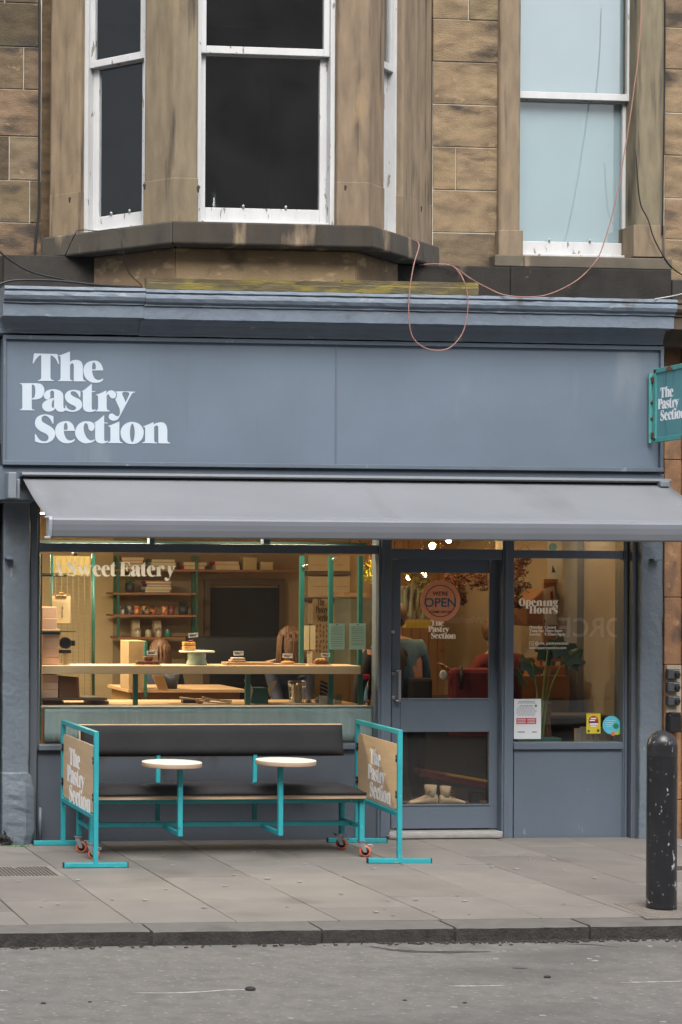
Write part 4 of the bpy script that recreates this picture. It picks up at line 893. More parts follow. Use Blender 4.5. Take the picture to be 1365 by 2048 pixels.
cable([(79, -20), (80, 100), (79, 300), (78, 420), (72, 480), (70, 540), (75, 575)], .20, .010, blk, 'thick black cable running down the wall left of the bay', group=G)
cable([(1331, -20), (1330, 150), (1327, 350), (1325, 470)], .22, .006, blk, 'thin black cable down the wall right of the upstairs window', group=G)
cable([(-10, 492), (10, 512), (50, 538), (85, 550), (115, 556), (160, 566), (215, 574), (288, 577)], -.1, .008, blk, 'black cable slanting from the left edge onto the cornice', group=G)
cable([(-10, 572), (20, 562), (60, 560), (120, 562), (200, 570), (290, 576)], -.16, .010, blk, 'black cable arching up from the left edge above the cornice', group=G)
cable([(130, 512, .1), (150, 470, -.1), (160, 460, -.15), (200, 462, -.3), (230, 458, -.45), (240, 470, -.56), (248, 510, -.56), (258, 545, -.4), (285, 572, -.3)], -.1, .0035, blk, 'thin black wire looping over the left end of the bay sill', group=G)
cable([(1272, 300), (1280, 400), (1297, 440), (1310, 480), (1340, 530), (1380, 560)], .2, .005, blk, 'thin black wire drooping beside the right upstairs window', group=G)
cable([(-10, 1000, -.03), (10, 996, -.05), (17, 980, -.06), (4, 940, -.07), (1, 880, -.07)], -.06, .004, blk, 'thin wire curling at the left end of the awning', group=G)
cable([(1310, 598, -.46), (1345, 592, -.3), (1380, 584, .1)], 0, .004, M('white_cable', (.5, .5, .48)), 'thin pale wire at the right end of the cornice', group=G)
# weeds and rags at the foot of the left pilaster
b = MB(); q = gr(8, 1688); b.leafs((q.x, -.06, .05), .06, 60, .02, (1, .5, 1)); b.build('rag', M('dark_rag', (.02, .018, .016), .9), tag=('dark crumpled rag at the foot of the left pilaster', 'rag'))
b = MB(); q = gr(45, 1697); b.leafs((q.x, -.14, .004), .10, 70, .008, (1, .25, .03)); b.build('moss', M('green_moss', (.06, .16, .05), .9), tag=('green moss in the joint below the left pilaster', 'moss', None, 'stuff'))
# ---- notices and stickers on the glass (outside window plane)
def notice(name, q, mat, label, c, Y=GY-.003, th=.002, grp=None):
    p_ = at((q[0]+q[1])/2, q[3], Y); r = thing(name, (p_.x, Y, p_.z), label, c, grp)
    b = MB(); b.pb(q[0], q[1], q[2], q[3], Y, Y+th); b.build('sheet', mat, r); return r
def lines(par, mat, rows, Y):
    b = MB()
    for x0, x1, y, h_ in rows: b.pb(x0, x1, y-h_/2, y+h_/2, Y-.0012, Y-.0002)
    return b.build('print', mat, par)
ink = M('grey_ink', (.16, .17, .18), .8); red = M('red_print', (.42, .03, .035), .6); wpaper = M('white_paper', (.62, .64, .66), .6, .03, 5, 0)
r = notice('notice', (1028.5, 1082.5, 1398, 1478), wpaper, 'white printed notice with a red box at the lower left of the right window', 'notice')
Y = GY-.003
rw = []
for y, x0, x1 in ((1403, 1038, 1070), (1406, 1036, 1073), (1411, 1041, 1066), (1414, 1038, 1067), (1418, 1034, 1072), (1422, 1034, 1075), (1426, 1033, 1072), (1430, 1036, 1070)):
    x = x0
    while x < x1-2: w_ = rnd(2, 6); rw.append((x, min(x+w_, x1), y, 1.3)); x += w_+1
lines(r, ink, rw+[(1036, 1050, 1464, 2), (1065, 1074, 1464, 2)], Y)
b = MB(); b.pb(1033.5, 1073, 1436, 1448, Y-.002, Y-.0003); b.build('red_box', red, r)
lines(r, wpaper, [(1035, 1052, y, 1.1) for y in (1438.5, 1442, 1445.5)]+[(1055, 1071, y, 1.1) for y in (1438.5, 1442, 1445.5)], Y-.002)
b = MB(); q = at(1072, 1411.5, Y); b.lathe((q.x, Y-.0015, q.z), [(.011, 0), (.011, .001)], 20, 'y'); b.build('green_seal', M('green_seal', (.12, .25, .06)), r)
yel = M('yellow_print', (.60, .50, .03), .5)
r = notice('sticker', (1173.5, 1201.5, 1427, 1467), yel, 'yellow rectangular sticker with a red disc low in the right window', 'sticker')
b = MB(); q = at(1187.5, 1442.5, Y); b.lathe((q.x, Y-.0015, q.z), [(.042, 0), (.042, .001)], 28, 'y'); b.build('red_disc', red, r)
sans('print', [('EAT', 1187.5, 1440, 7.5), ('LOCAL', 1187.5, 1446, 6.5), ('HERE', 1187.5, 1452, 6)], lambda u, v: at(u, v, Y-.0016), .001, (0, -1, 0), M('white_vinyl', (.86, .87, .90)), r, 'CENTER') if False else lines(r, M('white_vinyl', (.86, .87, .90)), [(1182, 1193, 1437, 2.2), (1180, 1190, 1441, 2), (1180, 1196, 1448, 2.6), (1182, 1193, 1452, 2)], Y-.002)
lines(r, M('dark_print', (.06, .04, .06)), [(1179, 1197, 1444.5, 2.4), (1176, 1180, 1462, 4), (1195, 1199, 1461, 5)], Y-.002)
r = thing('sticker', (at(1222, 1449, Y).x, Y, at(1222, 1470, Y).z), 'round sky-blue sticker with a lime disc in the corner of the right window', 'sticker')
for (cx_, cy_, rr, mm, nm, dz) in ((1234, 1458, 12.5, (.48, .56, .05), 'lime_disc', 0), (1223, 1450, 19.5, (.10, .48, .62), 'blue_disc', .0014), (1232, 1452, 6, (.02, .22, .09), 'green_leaf', .0028), (1226, 1467, 5, (.55, .20, .09), 'plant_pot', .0042)):
    q = at(cx_, cy_, Y); b = MB(); b.lathe((q.x, Y-.001-dz, q.z), [(rr/269*1.0, 0), (rr/269*1.0, .001)], 36, 'y'); b.build(nm, M(nm+'_ink', mm, .5, .1, 30, 0), r)
lines(r, M('light_blue_print', (.45, .66, .75)), [(1212, 1232, 1441, 1), (1210, 1228, 1445, 1), (1212, 1226, 1449, 1), (1214, 1224, 1453, 1)], Y-.0026)
# ================================================================== SHOP INTERIOR (as seen through the glass)
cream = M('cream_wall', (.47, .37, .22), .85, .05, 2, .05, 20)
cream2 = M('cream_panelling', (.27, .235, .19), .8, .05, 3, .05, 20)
wood_l = M('light_oak', (.40, .26, .14), .5, .12, 4, .1, 60, stretch=(.5, 4, 6))
wood_d = M('brown_oak', (.24, .11, .045), .6, .15, 5, .1, 60, stretch=(.5, 4, 4))
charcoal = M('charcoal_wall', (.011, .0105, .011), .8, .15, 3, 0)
RX0, RX1, RY1, RZ = 2.92, 8.08, 4.3, 2.95
def box1(name, mat, par, x0, x1, y0, y1, z0, z1, bev=0):
    b = MB(); b.box(x0, x1, y0, y1, z0, z1); return b.build(name, mat, par, bevel=bev)
fl = box1('shop_floor', M('shop_floor', (.13, .115, .10), .5, .1, 3, .05), BLD, RX0, RX1, .21, RY1, -.05, .02)
box1('shop_ceiling', M('shop_ceiling', (.5, .42, .30), .9, .03, 2, 0), BLD, RX0, RX1, .30, RY1, RZ, RZ+.1)
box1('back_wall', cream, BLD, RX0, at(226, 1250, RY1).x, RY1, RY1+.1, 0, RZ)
box1('back_wall', M('shade_cream_wall', (.26, .195, .12), .85, .05, 2, 0), BLD, at(226, 1250, RY1).x, RX1+1.5, RY1, RY1+.1, 0, RZ)  # dimmer stretch of the same wall, its shade put into the colour
box1('side_wall', cream, BLD, RX0-.1, RX0, .3, RY1, 0, RZ)
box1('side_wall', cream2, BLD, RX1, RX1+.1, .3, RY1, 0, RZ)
# dark kitchen doorway and dark lower units
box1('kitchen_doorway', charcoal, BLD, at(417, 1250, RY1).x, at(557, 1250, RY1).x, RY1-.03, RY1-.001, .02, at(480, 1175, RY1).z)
b = MB(); d0, d1 = at(411, 1250, RY1).x, at(563, 1250, RY1).x; zt_ = at(480, 1170, RY1).z
b.box(d0-.02, d0+.035, RY1-.05, RY1-.001, .02, zt_+.06); b.box(d1-.035, d1+.02, RY1-.05, RY1-.001, .02, zt_+.06); b.box(d0+.035, d1-.035, RY1-.05, RY1-.001, zt_, zt_+.06)
b.build('door_casing', M('dark_brown_casing', (.09, .06, .04), .6), BLD)
b = MB(); b.pb(408, 600, 1277, 1340, 3.0, 3.6); b.build('dark_worktop', M('navy_unit', (.018, .022, .03), .6, .1, 3, 0), tag=('dark blue-grey tall unit in front of the kitchen doorway', 'cabinet'))
# grooved boards on the side wall and behind the door view
b = MB()
for k in range(24):
    x = at(700, 1250, RY1).x+k*.09; b.box(x, x+.084, RY1-.02, RY1, .02, RZ)
b.build('wall_boards', M('brown_boards', (.27, .16, .095), .8, .08, 3, .05), BLD)
b = MB()
for py in (1233, 1300): b.pb(880, 1000, py, py+2, RY1-.03, RY1-.018)
b.build('wall_rail', wood_d, BLD)
# grey-blue column and ledge in the right window
b = MB(); b.box(RX1-.06, RX1-.001, onx(1168, 1250, RX1).y, onx(1143, 1250, RX1).y, .02, 2.9); b.build('column', M('blue_grey_column', (.18, .19, .21), .7), BLD)
# window display shelf
SHY0, SHY1 = .32, .62
SH = thing('window_shelf', (4.3, .45, at(400, 1348, SHY0).z), 'long pale timber display shelf across the big window', 'shelf')
b = MB(); b.pb(86, 722, 1331.5, 1348, SHY0, SHY1); b.build('board', M('pale_maple', (.80, .58, .36), .45, .1, 4, .1, 60, stretch=(.5, 4, 6)), SH, bevel=.003)
ztop = at(400, 1331.5, SHY0).z
for px, py0, py1 in ((605, 1112, 1331), (663, 1112, 1331), (722, 1112, 1331)):
    b = MB(); b.pb(px-4, px+4, py0, py1, SHY1+.005, SHY1+.04); b.build('post', teal_in, SH)
for px in (272, 497, 663, 722):
    b = MB(); b.pb(px-4.5, px+4.5, 1348.5, 1414, SHY0+.02, SHY0+.05); b.build('lower_post', teal_in, SH)
b = MB(); b.pb(80, 735, 1083, 1090, SHY1, SHY1+.04); b.build('top_rail', M('dark_teal_rail', (.006, .04, .036), .5), SH)
b = MB(); b.pb(80.5, 84, 1108, 1480, SHY0-.06, SHY0-.03); b.build('side_post', teal_in, SH)
for px in (605, 664):
    c = at(px+4, 1132 if px < 650 else 1118, .60); b = MB(); b.sphere(c, .016, 10, 6); b.sphere(c+Vector((.022, 0, .008)), .010, 8, 6); b.build('clamp', steel, SH)
# counter below, with grey-green cloth hung in front
zc_ = at(400, 1411, .30).z
CN = thing('front_counter', (4.4, .6, 0), 'timber counter behind the lower part of the big window', 'counter')
b = MB(); x0, x1 = at(86, 1412, .28).x, at(736, 1412, .28).x; b.box(x0, x1, .28, 1.0, zc_-.03, zc_); b.build('worktop', wood_l, CN, bevel=.003)
b = MB(); b.box(x0+.02, x1-.02, .34, .98, .02, zc_-.03); b.build('carcass', wood_d, CN)
b = MB(); nx_ = 200; xa, xb = at(90, 1450, .22).x, at(745, 1450, .22).x; za_, zb_ = at(400, 1415, .22).z, at(400, 1484, .22).z; rows = []
for i in range(nx_+1):
    x = xa+(xb-xa)*i/nx_; w1 = .006*math.sin(i*.31)+.004*math.sin(i*.83+1)+.003*math.sin(i*1.9)
    rows.append([b.bm.verts.new((x, .23+w1*k, za_+(zb_-za_)*k+(rnd(-.002, .002) if k == 1 else 0))) for k in (0, .15, .4, .7, 1)])
for a, c in zip(rows, rows[1:]):
    for k in range(4): b._f([a[k], c[k], c[k+1], a[k+1]], True)
clm = M('grey_green_linen', (.33, .41, .41), .8, .12, 6, .3, 200, stretch=(3, 1, .3), spots=((.42, .50, .49), 9, .6, .1, (3, 1, .2)))
o = b.build('curtain', clm, tag=('grey-green cloth hanging low inside the big window', 'curtain')); o.modifiers.new('s', 'SOLIDIFY').thickness = .002
b = MB(); b.tube([(xa-.03, .225, za_+.004), (xb+.03, .225, za_+.004)], .007); b.build('curtain_rod', M('pale_rail', (.34, .40, .40), .5), tag=('thin pale rod carrying the grey-green cloth', 'rod'))
# ---- things on the left of the window
kraft = M('pink_kraft_card', (.80, .50, .36), .8, .08, 4, .05, 60)
z = ztop; x0, x1 = at(85, 1300, .40).x, at(120, 1300, .40).x
hts = [1331, 1315, 1298, 1275, 1258, 1236, 1214]
for i, (a, c) in enumerate(zip(hts, hts[1:])):
    w_ = x1 if i < 4 else x1-.02
    b = MB(); b.box(x0, w_-rnd(0, .005), .40+rnd(0, .01), .58, at(100, a, .40).z+.0008, at(100, c, .40).z-.0008)
    b.build('cake_box', kraft, bevel=.003, tag=(['lowest pink-brown cake box, resting on the window shelf', 'second cake box up from the window shelf', 'third cake box up from the window shelf', 'fourth cake box up, just under the narrower ones', 'second from top pink cake box in the left stack', 'topmost pink cake box of the left stack'][i], 'box', 'flat pink-brown cake boxes'))
hts = [1396, 1379, 1364, 1349.5]; x1 = at(118, 1370, .40).x
for i, (a, c) in enumerate(zip(hts, hts[1:])):
    b = MB(); b.box(x0, x1-rnd(0, .006), .40+rnd(0, .01), .58, at(100, a, .40).z+.0008, at(100, c, .40).z-.0008)
    b.build('cake_box', kraft, bevel=.003, tag=(['lowest cake box under the window shelf, standing on the dark tray', 'middle cake box of the three under the window shelf', 'topmost of the three cake boxes under the window shelf'][i], 'box', 'flat pink-brown cake boxes'))
b = MB(); b.hexa([(at(119, 1370, .42).x, .42, at(119, 1396, .42).z+.001), (at(157, 1370, .42).x, .42, at(119, 1396, .42).z+.001), (at(160, 1370, .60).x, .60, at(119, 1396, .42).z+.001), (at(119, 1370, .42).x, .60, at(119, 1396, .42).z+.001),
                  (at(119, 1370, .42).x, .42, at(119, 1352, .42).z), (at(153, 1370, .42).x, .42, at(119, 1352, .42).z-.01), (at(158, 1370, .60).x, .60, at(119, 1352, .42).z-.02), (at(119, 1370, .42).x, .60, at(119, 1352, .42).z)])
b.build('paper_bag', M('brown_paper', (.19, .085, .035), .8, .12, 8, .2, 30), tag=('brown paper bag beside the cake boxes under the shelf', 'bag'))
b = MB(); b.pb(84, 215, 1396.5, 1401, .36, .7); b.build('tray', M('dark_tray', (.10, .075, .06), .4), tag=('long dark tray on the left end of the counter', 'tray'))
for q in ((90, 130), (190, 214)):
    pass
b = MB(); b.pb(86, 128, 1402, 1410.5, .45, .7); b.build('wooden_box', wood_d, tag=('low brown wooden box under the left end of the tray', 'box'))
b = MB(); b.pb(182, 218, 1402, 1410.5, .45, .7); b.build('wooden_box', wood_d, tag=('low brown wooden box under the right end of the tray', 'box'))
for i, y in enumerate((1148, 1264)):   # little glass shelves with teal bracket
    r = thing('glass_shelf', (3.3, .5, at(120, y, .4).z), ('upper' if i == 0 else 'lower')+' small glass shelf on a teal bracket at the left of the big window', 'shelf', 'small glass shelves')
    b = MB(); b.pb(84, 150, y-1.5, y, .36, .37); b.box(at(84, y, .36).x, at(152, y, .37).x, .37, .52, at(120, y, .36).z, at(120, y-1.5, .36).z); b.build('shelf_glass', M('dark_glass_edge', (.01, .05, .045), .2), r)
    b = MB(); b.pb(84, 134-12*i, y+1, y+5, .375, .40); b.build('bracket', teal_in, r)
cb = thing('clipboard', (at(122, 1215, .66).x, .66, at(122, 1247, .66).z), 'wooden clipboard with a blank cream sheet hanging on the wire grid', 'clipboard')
b = MB(); b.pb(104, 142, 1188, 1247, .665, .672); b.build('board', wood_d, cb)
b = MB(); b.pb(104.5, 141.5, 1192, 1246.5, .660, .664); b.build('sheet', M('cream_card', (.55, .45, .28), .8), cb)
b = MB(); b.pb(112, 134, 1190, 1195, .648, .659); b.pb(118, 128, 1185, 1190, .648, .659); b.build('clip', M('brass', (.3, .2, .09), .35, metal=.8), cb, bevel=.003)
b = MB(); b.tube([at(126, 1212, .655), at(126, 1218, .655)], .005); b.tube([at(126, 1218, .655), at(125, 1236, .655)], .0035); b.build('pen', M('pen_plastic', (.35, .3, .22), .4), cb)
wg = thing('wire_grid', (at(145, 1250, .72).x, .75, 0), 'green wire grid panel standing at the left of the window display', 'grid panel')
b = MB()
for k in range(7): px = 112+k*11.5; b.tube([at(px, 1112, .75), at(px, 1400, .75)], .0016, 4)
for k in range(31): py = 1152+k*8; b.tube([at(108, py, .753), at(184, py, .753)], .0014, 4)
b.build('wires', M('grey_green_wire', (.16, .16, .09), .5), wg)
for px, w_ in ((104, 3), (187, 3.6)):
    b = MB(); b.tube([at(px, 1108, .75), at(px, 1402, .75)], w_/240, 8); b.build('post', teal_in, wg)
b = MB(); b.pb(104, 187, 1112, 1150, .765, .775); b.build('header_board', M('mustard_board', (.30, .22, .08), .8), wg)
# label machine (black, on a foot)
dv = thing('tape_dispenser', (at(134, 1330, .45).x, .45, ztop), 'black tape dispenser on a pale foot beside the cake boxes', 'dispenser')
b = MB(); c = at(131, 1286, .45); b.lathe((c.x, .41, c.z), [(.036, 0), (.045, .008), (.045, .07), (.036, .08)], 20, 'y'); b.build('drum', black, dv)
b = MB(); b.pb(140, 151, 1281, 1292, .42, .47); b.build('cutter', black, dv, bevel=.002)
b = MB(); b.pb(117, 143, 1300, 1306.5, .41, .50); b.build('base_plate', black, dv, bevel=.003)
b = MB(); b.pb(128, 136, 1307, 1330.5, .44, .47); b.pb(122, 141, 1328.5, 1331, .42, .50); b.build('foot', M('pale_wood', (.45, .36, .2), .6), dv)
# ---- back shelves
BYS = 3.9
bs = thing('wall_shelving', (at(310, 1200, BYS).x, BYS, at(310, 1281, BYS).z), 'wall shelving of brown boards on dark green uprights', 'shelving')
for px, y0, y1, yy in ((231, 1112, 1230, BYS+.25), (238, 1112, 1275, BYS), (387, 1112, 1275, BYS+.25), (394, 1112, 1275, BYS)):
    b = MB(); b.pb(px-2.2, px+2.2, y0, y1, yy, yy+.03); b.build('upright', teal_in, bs)
zsh = {}
for y in (1141, 1187, 1231, 1276):
    b = MB(); x1_ = 620 if y == 1141 else 394; b.pb(228 if y < 1270 else 236, x1_, y-1.5, y+2.5, BYS-.02, BYS+.28); b.build('shelf_board', wood_d, bs); zsh[y] = at(300, y-1.5, BYS-.02).z+.001
def book(px0, px1, y0, y1, colr, label, Y=BYS+.02, dp=.17):
    r = thing('book', (at((px0+px1)/2, y1, Y).x, Y+.08, at(px0, y1, Y).z), label, 'book', 'books on the wall shelves')
    b = MB(); b.pb(px0+.8, px1, y0+.8, y1-.8, Y+.004, Y+dp-.004); b.build('pages', M('page_paper', (.50, .43, .30), .9), r)
    b = MB(); q = 0.9
    b.pb(px0, px1, y0, y0+q, Y, Y+dp); b.pb(px0, px1, y1-q, y1, Y, Y+dp); b.pb(px0, px0+q, y0+q, y1-q, Y, Y+dp); b.build('cover', M('cover_%02d%02d%02d' % tuple(int(v*99) for v in colr), colr, .6), r); return r
red_, navy_, tan_, grn_, blk_, crm_ = (.35, .03, .03), (.03, .05, .11), (.36, .22, .10), (.04, .13, .10), (.02, .02, .02), (.50, .42, .28)
BK = [(243, 288, 1114, 1121, red_, 'red book on top of the stack at the upper left of the shelving'), (245, 286, 1121, 1127, crm_, 'cream book under the red one in the upper left stack'), (243, 290, 1127, 1133, navy_, 'navy book third down in the upper left stack'), (244, 286, 1133, 1139.4, tan_, 'tan book at the bottom of the upper left stack'),
      (303, 350, 1118, 1125, grn_, 'dark green book on top of the stack behind the word Eatery'), (303, 352, 1125, 1132, crm_, 'cream book in the middle of the stack behind the word Eatery'), (300, 350, 1132, 1139.4, navy_, 'navy book at the bottom of the stack behind the word Eatery'),
      (367, 414, 1124, 1131.5, tan_, 'tan book on top of the low stack on the top shelf'), (368, 410, 1131.5, 1139.4, red_, 'red book at the bottom of the low stack on the top shelf'),
      (430, 478, 1122, 1130, red_, 'pinkish red book on top of the right pair on the top shelf'), (432, 480, 1130, 1139.4, crm_, 'cream book under the right pair on the top shelf'),
      (292, 342, 1162, 1168, red_, 'red book on top of the stack on the second shelf'), (294, 342, 1168, 1173.5, navy_, 'navy book second down on the second shelf'), (292, 343, 1173.5, 1179.5, crm_, 'cream book third down on the second shelf'), (290, 340, 1179.5, 1185.4, navy_, 'dark blue book at the bottom of the second shelf stack')]
for q in BK: book(*q)
for i, (px, py0, w_) in enumerate(((501, 1115, 13), (534, 1124, 12))):
    b = MB(); b.pb(px-w_, px+w_, py0, 1139.4, BYS+.02, BYS+.2); b.build('box_file', M('cover_cream' if i else 'cover_mustard', (.42, .34, .18) if not i else (.45, .36, .22), .7), tag=(['taller mustard box file on the dark end of the top shelf', 'shorter cream box file on the dark end of the top shelf'][i], 'box file', 'box files on the top shelf'))
def potted(px, pyt, pyb, w_, label, lf, Y=BYS+.1, potc=(.035, .038, .042), nleaf=60, lh=10):
    c = at(px, pyb, Y); R0 = (at(px+w_, pyb, Y).x-c.x); hh = at(px, pyt, Y).z-c.z
    r = thing('potted_plant', (c.x, Y, c.z), label, 'plant')
    b = MB(); b.lathe(c, [(R0*.75, 0), (R0, hh), (R0*.88, hh), (R0*.8, hh*.85), (.001, hh*.85)], 18); b.build('pot', M('pot_%d' % int(potc[0]*999), potc, .6), r)
    b = MB(); b.leafs((c.x, Y, c.z+hh+lh*.002), lh/240, nleaf, lh/240*.38, (1.2, 1, .8)); b.build('leaves', lf, r); return r
leafg = M('green_leaf', (.05, .13, .035), .6, .3, 20, 0); leafd = M('dark_green_leaf', (.014, .05, .016), .45, .3, 8, 0); leafy = M('yellow_green_leaf', (.30, .30, .03), .5, .3, 20, 0); leafb = M('dried_red_brown_leaf', (.07, .022, .012), .8, .4, 20, 0)
potted(260, 1167, 1185.4, 10, 'small green plant in a dark pot on the second shelf', leafg)
potted(367, 1212, 1229.4, 11, 'dark pot with a low plant at the right of the third shelf', leafd)
for i, (px, c1, c2) in enumerate(((247, (.05, .07, .10), (.5, .4, .35)), (261, (.06, .06, .07), (.35, .30, .28)), (274, (.42, .09, .025), (.5, .3, .1)), (291, (.05, .04, .04), (.45, .3, .12)), (306, (.40, .10, .03), (.04, .04, .05)), (329, (.38, .08, .03), (.5, .33, .2)), (343, (.22, .05, .03), (.04, .05, .07)))):
    c = at(px, 1229.4, BYS+.08); b = MB(); b.lathe(c, [(.026, 0), (.031, .01), (.032, .085), (.028, .085), (.027, .012), (.001, .012)], 16)
    pm = M('patterned_mug_%d' % i, c1, .4, .1, 20, 0, spots=(c2, 22, .52, .02, (1, 1, 1)))
    r = b.build('mug', pm, tag=(['dark blue and pink mug, leftmost on the third shelf', 'black and grey mug second from the left on the third shelf', 'orange mug third from the left on the third shelf', 'black and ochre mug fourth from the left on the third shelf', 'orange and black mug just left of the pale reflection', 'orange and cream mug just right of the middle of the third shelf', 'dark red mug nearest the right pot on the third shelf'][i], 'mug', 'patterned mugs on the third shelf'))
    b = MB(); b.tube([Vector((c.x+.03+.016*math.sin(a), c.y, c.z+.045+.022*math.cos(a))) for a in [k*math.pi/6 for k in range(7)]], .004, 6); h_ = b.build('handle', pm, r)
for i, px in enumerate((276, 297, 318, 336)):
    c = at(px, 1274.4, BYS+.08); col_ = (.03, .16, .12) if i == 3 else (.42, .37, .27)
    r = thing('storage_jar', c, ['leftmost cream jar on the bottom shelf', 'second cream jar on the bottom shelf', 'third cream jar on the bottom shelf, before a paper pack', 'dark green jar, rightmost on the bottom shelf'][i], 'jar', 'jars on the bottom wall shelf')
    b = MB(); b.lathe(c, [(.027, 0), (.030, .004), (.030, .065), (.026, .072)], 18); b.build('body', M('jar_%d' % int(col_[0]*100), col_, .35), r)
    b = MB(); b.lathe(c, [(.031, .066), (.031, .078), (.008, .080), (.008, .088), (.001, .090)], 18); b.build('lid', steel, r)
for i, px in enumerate((273, 316)):
    b = MB(); b.pb(px-7, px+7, 1241, 1274.4, BYS+.15, BYS+.22); b.build('paper_pack', M('pale_paper_pack', (.40, .33, .24), .8), tag=(['pale paper pack behind the left jars', 'pale paper pack behind the third jar'][i], 'packet', 'paper packs on the bottom wall shelf'))
# ---- pastries on the window shelf with price tags
def ptag(px0, px1, py0, py1, Y, par=None, lab='', rot=0):
    c = at((px0+px1)/2, (py0+py1)/2, Y); hw, hh = (px1-px0)/2/262, (py1-py0)/2/262; ca, sa = math.cos(rot), math.sin(rot)
    r = thing('price_tag', (c.x, Y, c.z-hh), lab, 'price tag', 'price tags on the pastries')
    ux, uz = Vector((ca, 0, sa)), Vector((-sa, 0, ca))
    b = MB(); b.obox(c, ux*hw, (0, .001, 0), uz*hh); b.build('card', M('white_card', (.60, .58, .57), .7), r)
    b = MB()
    for k, (s0, s1, v) in enumerate(((-.8, .2, .35), (.35, .85, .4), (-.7, .5, -.2))): b.obox(c+ux*hw*(s0+s1)/2+uz*hh*v-Vector((0, .0018, 0)), ux*hw*(s1-s0)/2, (0, .0004, 0), uz*hh*.13)
    b.build('writing', M('ink', (.03, .03, .04)), r)
    b = MB(); b.tube([c-uz*hh+Vector((0, .002, 0)), c-uz*hh-Vector((0, -.01, .03))], .0015, 6); b.build('pick', black, r)
PY_ = .43
def board(px0, px1, y0, y1, label, mat=wood_l, Y=PY_-.06, dp=.16):
    b = MB(); b.pb(px0, px1, y0, y1, Y, Y+dp); return b.build('serving_board', mat, bevel=.003, tag=(label, 'board', 'serving boards under the pastries'))
bn = M('dark_brownie', (.085, .03, .015), .85, .3, 40, .8, 60, bdist=.01)
choc2 = M('reddish_brownie', (.16, .05, .025), .85, .3, 40, .8, 60, bdist=.01)
board(271, 324, 1329, 1331.3, 'round-ended pale board under the chocolate brownies')
k = 0
for px, y0, w_, dy in ((283, 1322, 8, 0), (299, 1321, 8, .02), (313, 1322, 8, 0), (306, 1321.5, 8, .07), (299, 1313, 8.5, .02)):
    b = MB(); b.pb(px-w_, px+w_, y0, y0+7.5, PY_+dy-.05, PY_+dy+.01); b.build('brownie', [bn, choc2][k % 2], bevel=.007, tag=(['leftmost chocolate brownie on the board', 'middle front chocolate brownie on the board', 'rightmost front chocolate brownie on the board', 'chocolate brownie at the back of the board', 'chocolate brownie lying on top of the others'][k], 'brownie', 'chocolate brownies on the left board')); k += 1
ptag(294, 315, 1301, 1310, PY_, lab='white price tag over the chocolate brownies', rot=.06)
# cake stand
cs = thing('cake_stand', (at(394, 1331, .46).x, .46, ztop), 'white-topped cake stand on a pale turquoise ribbed base', 'cake stand')
c = at(394, 1331, .46); zt_ = at(394, 1302, .46).z; tq = M('turquoise_glaze', (.42, .60, .57), .25, .1, 8, 0)
b = MB(); b.lathe((c.x, .46, ztop+.001), [(.078, 0), (.082, .01), (.070, .05), (.074, zt_-ztop-.012)], 36); b.build('base', tq, cs)
b = MB(); b.lathe((c.x, .46, zt_-.010), [(.138, 0), (.140, .006), (.136, .014)], 44); b.build('plate', M('cream_glaze', (.62, .58, .50), .3), cs)
for k, (y0, y1, mm, nm, lb) in enumerate(((1292, 1301, (.60, .33, .11), 'sponge_slice', 'lower layer of orange sponge cake on the stand'), (1284, 1292, (.55, .27, .07), 'sponge_slice', 'upper layer of orange sponge cake on the stand'))):
    b = MB(); b.pb(369, 392, y0, y1-.3, .41, .48); b.build(nm, M('sponge_%d' % k, mm, .9, .25, 30, .8, 80, bdist=.008), bevel=.006, tag=(lb, 'cake'))
b = MB(); q = at(378, 1282, .44)
for _ in range(6): b.sphere(q+Vector((rnd(-.03, .03), rnd(-.02, .02), rnd(-.003, .004))), rnd(.006, .010), 8, 6)
b.build('berries', M('dark_berry', (.12, .01, .02), .4), tag=('dark red berries on top of the sponge cake', 'berries'))
ptag(377, 397, 1266, 1275, .43, lab='white price tag over the sponge cake on the stand', rot=.10)
board(455, 548, 1325, 1331.3, 'long pale board under the cream slices')
for k, (x0_, x1_, y0, y1) in enumerate(((462, 492, 1320, 1324.6), (466, 491, 1315.5, 1319.8))):
    r = thing('cream_slice', (at(477, y1, .44).x, .44, at(477, y1, .44).z), ['lower pink-brown cream slice on the middle board', 'upper cream slice stacked on the middle board'][k], 'pastry', 'cream slices on the middle board')
    b = MB(); b.pb(x0_, x1_, y0+2.2, y1, .40, .47); b.build('pastry_base', M('pink_pastry', (.36, .17, .11), .8, .2, 30, .3), r, bevel=.002)
    b = MB(); b.pb(x0_+.5, x1_-.5, y0, y0+2.1, .40, .47); b.build('icing', M('cream_icing', (.6, .48, .38), .5), r, bevel=.002)
ptag(467, 488, 1302, 1311, .44, lab='white price tag over the cream slices', rot=.02)
board(548, 612, 1328, 1331.3, 'thin pale board under the golden bun')
b = MB(); q = at(576, 1325, .44); b.sphere(q, .056, 20, 10, (1, .6, .26)); b.build('bun', M('golden_crust', (.50, .25, .06), .7, .25, 15, .4), tag=('flat golden bun on the thin board', 'bun'))
ptag(565, 586, 1307, 1316, .44, lab='white price tag over the golden bun', rot=-.02)
board(618, 664, 1329, 1331.3, 'small pale board under the nutty pastry')
b = MB(); b.pb(631, 658, 1321, 1329, .40, .47); b.build('pastry', M('dark_filling', (.17, .06, .03), .8, .3, 40, .6), bevel=.005, tag=('chocolate pastry with a nutty top at the right of the shelf', 'pastry'))
b = MB(); q = at(642, 1319, .43)
for _ in range(12): b.sphere(q+Vector((rnd(-.045, .045), rnd(-.02, .02), rnd(-.004, .006))), rnd(.006, .011), 8, 6)
b.build('nut_topping', M('nut_topping_crumb', (.50, .33, .13), .8, .3, 50, .5), tag=('golden crumb topping on the chocolate pastry', 'topping'))
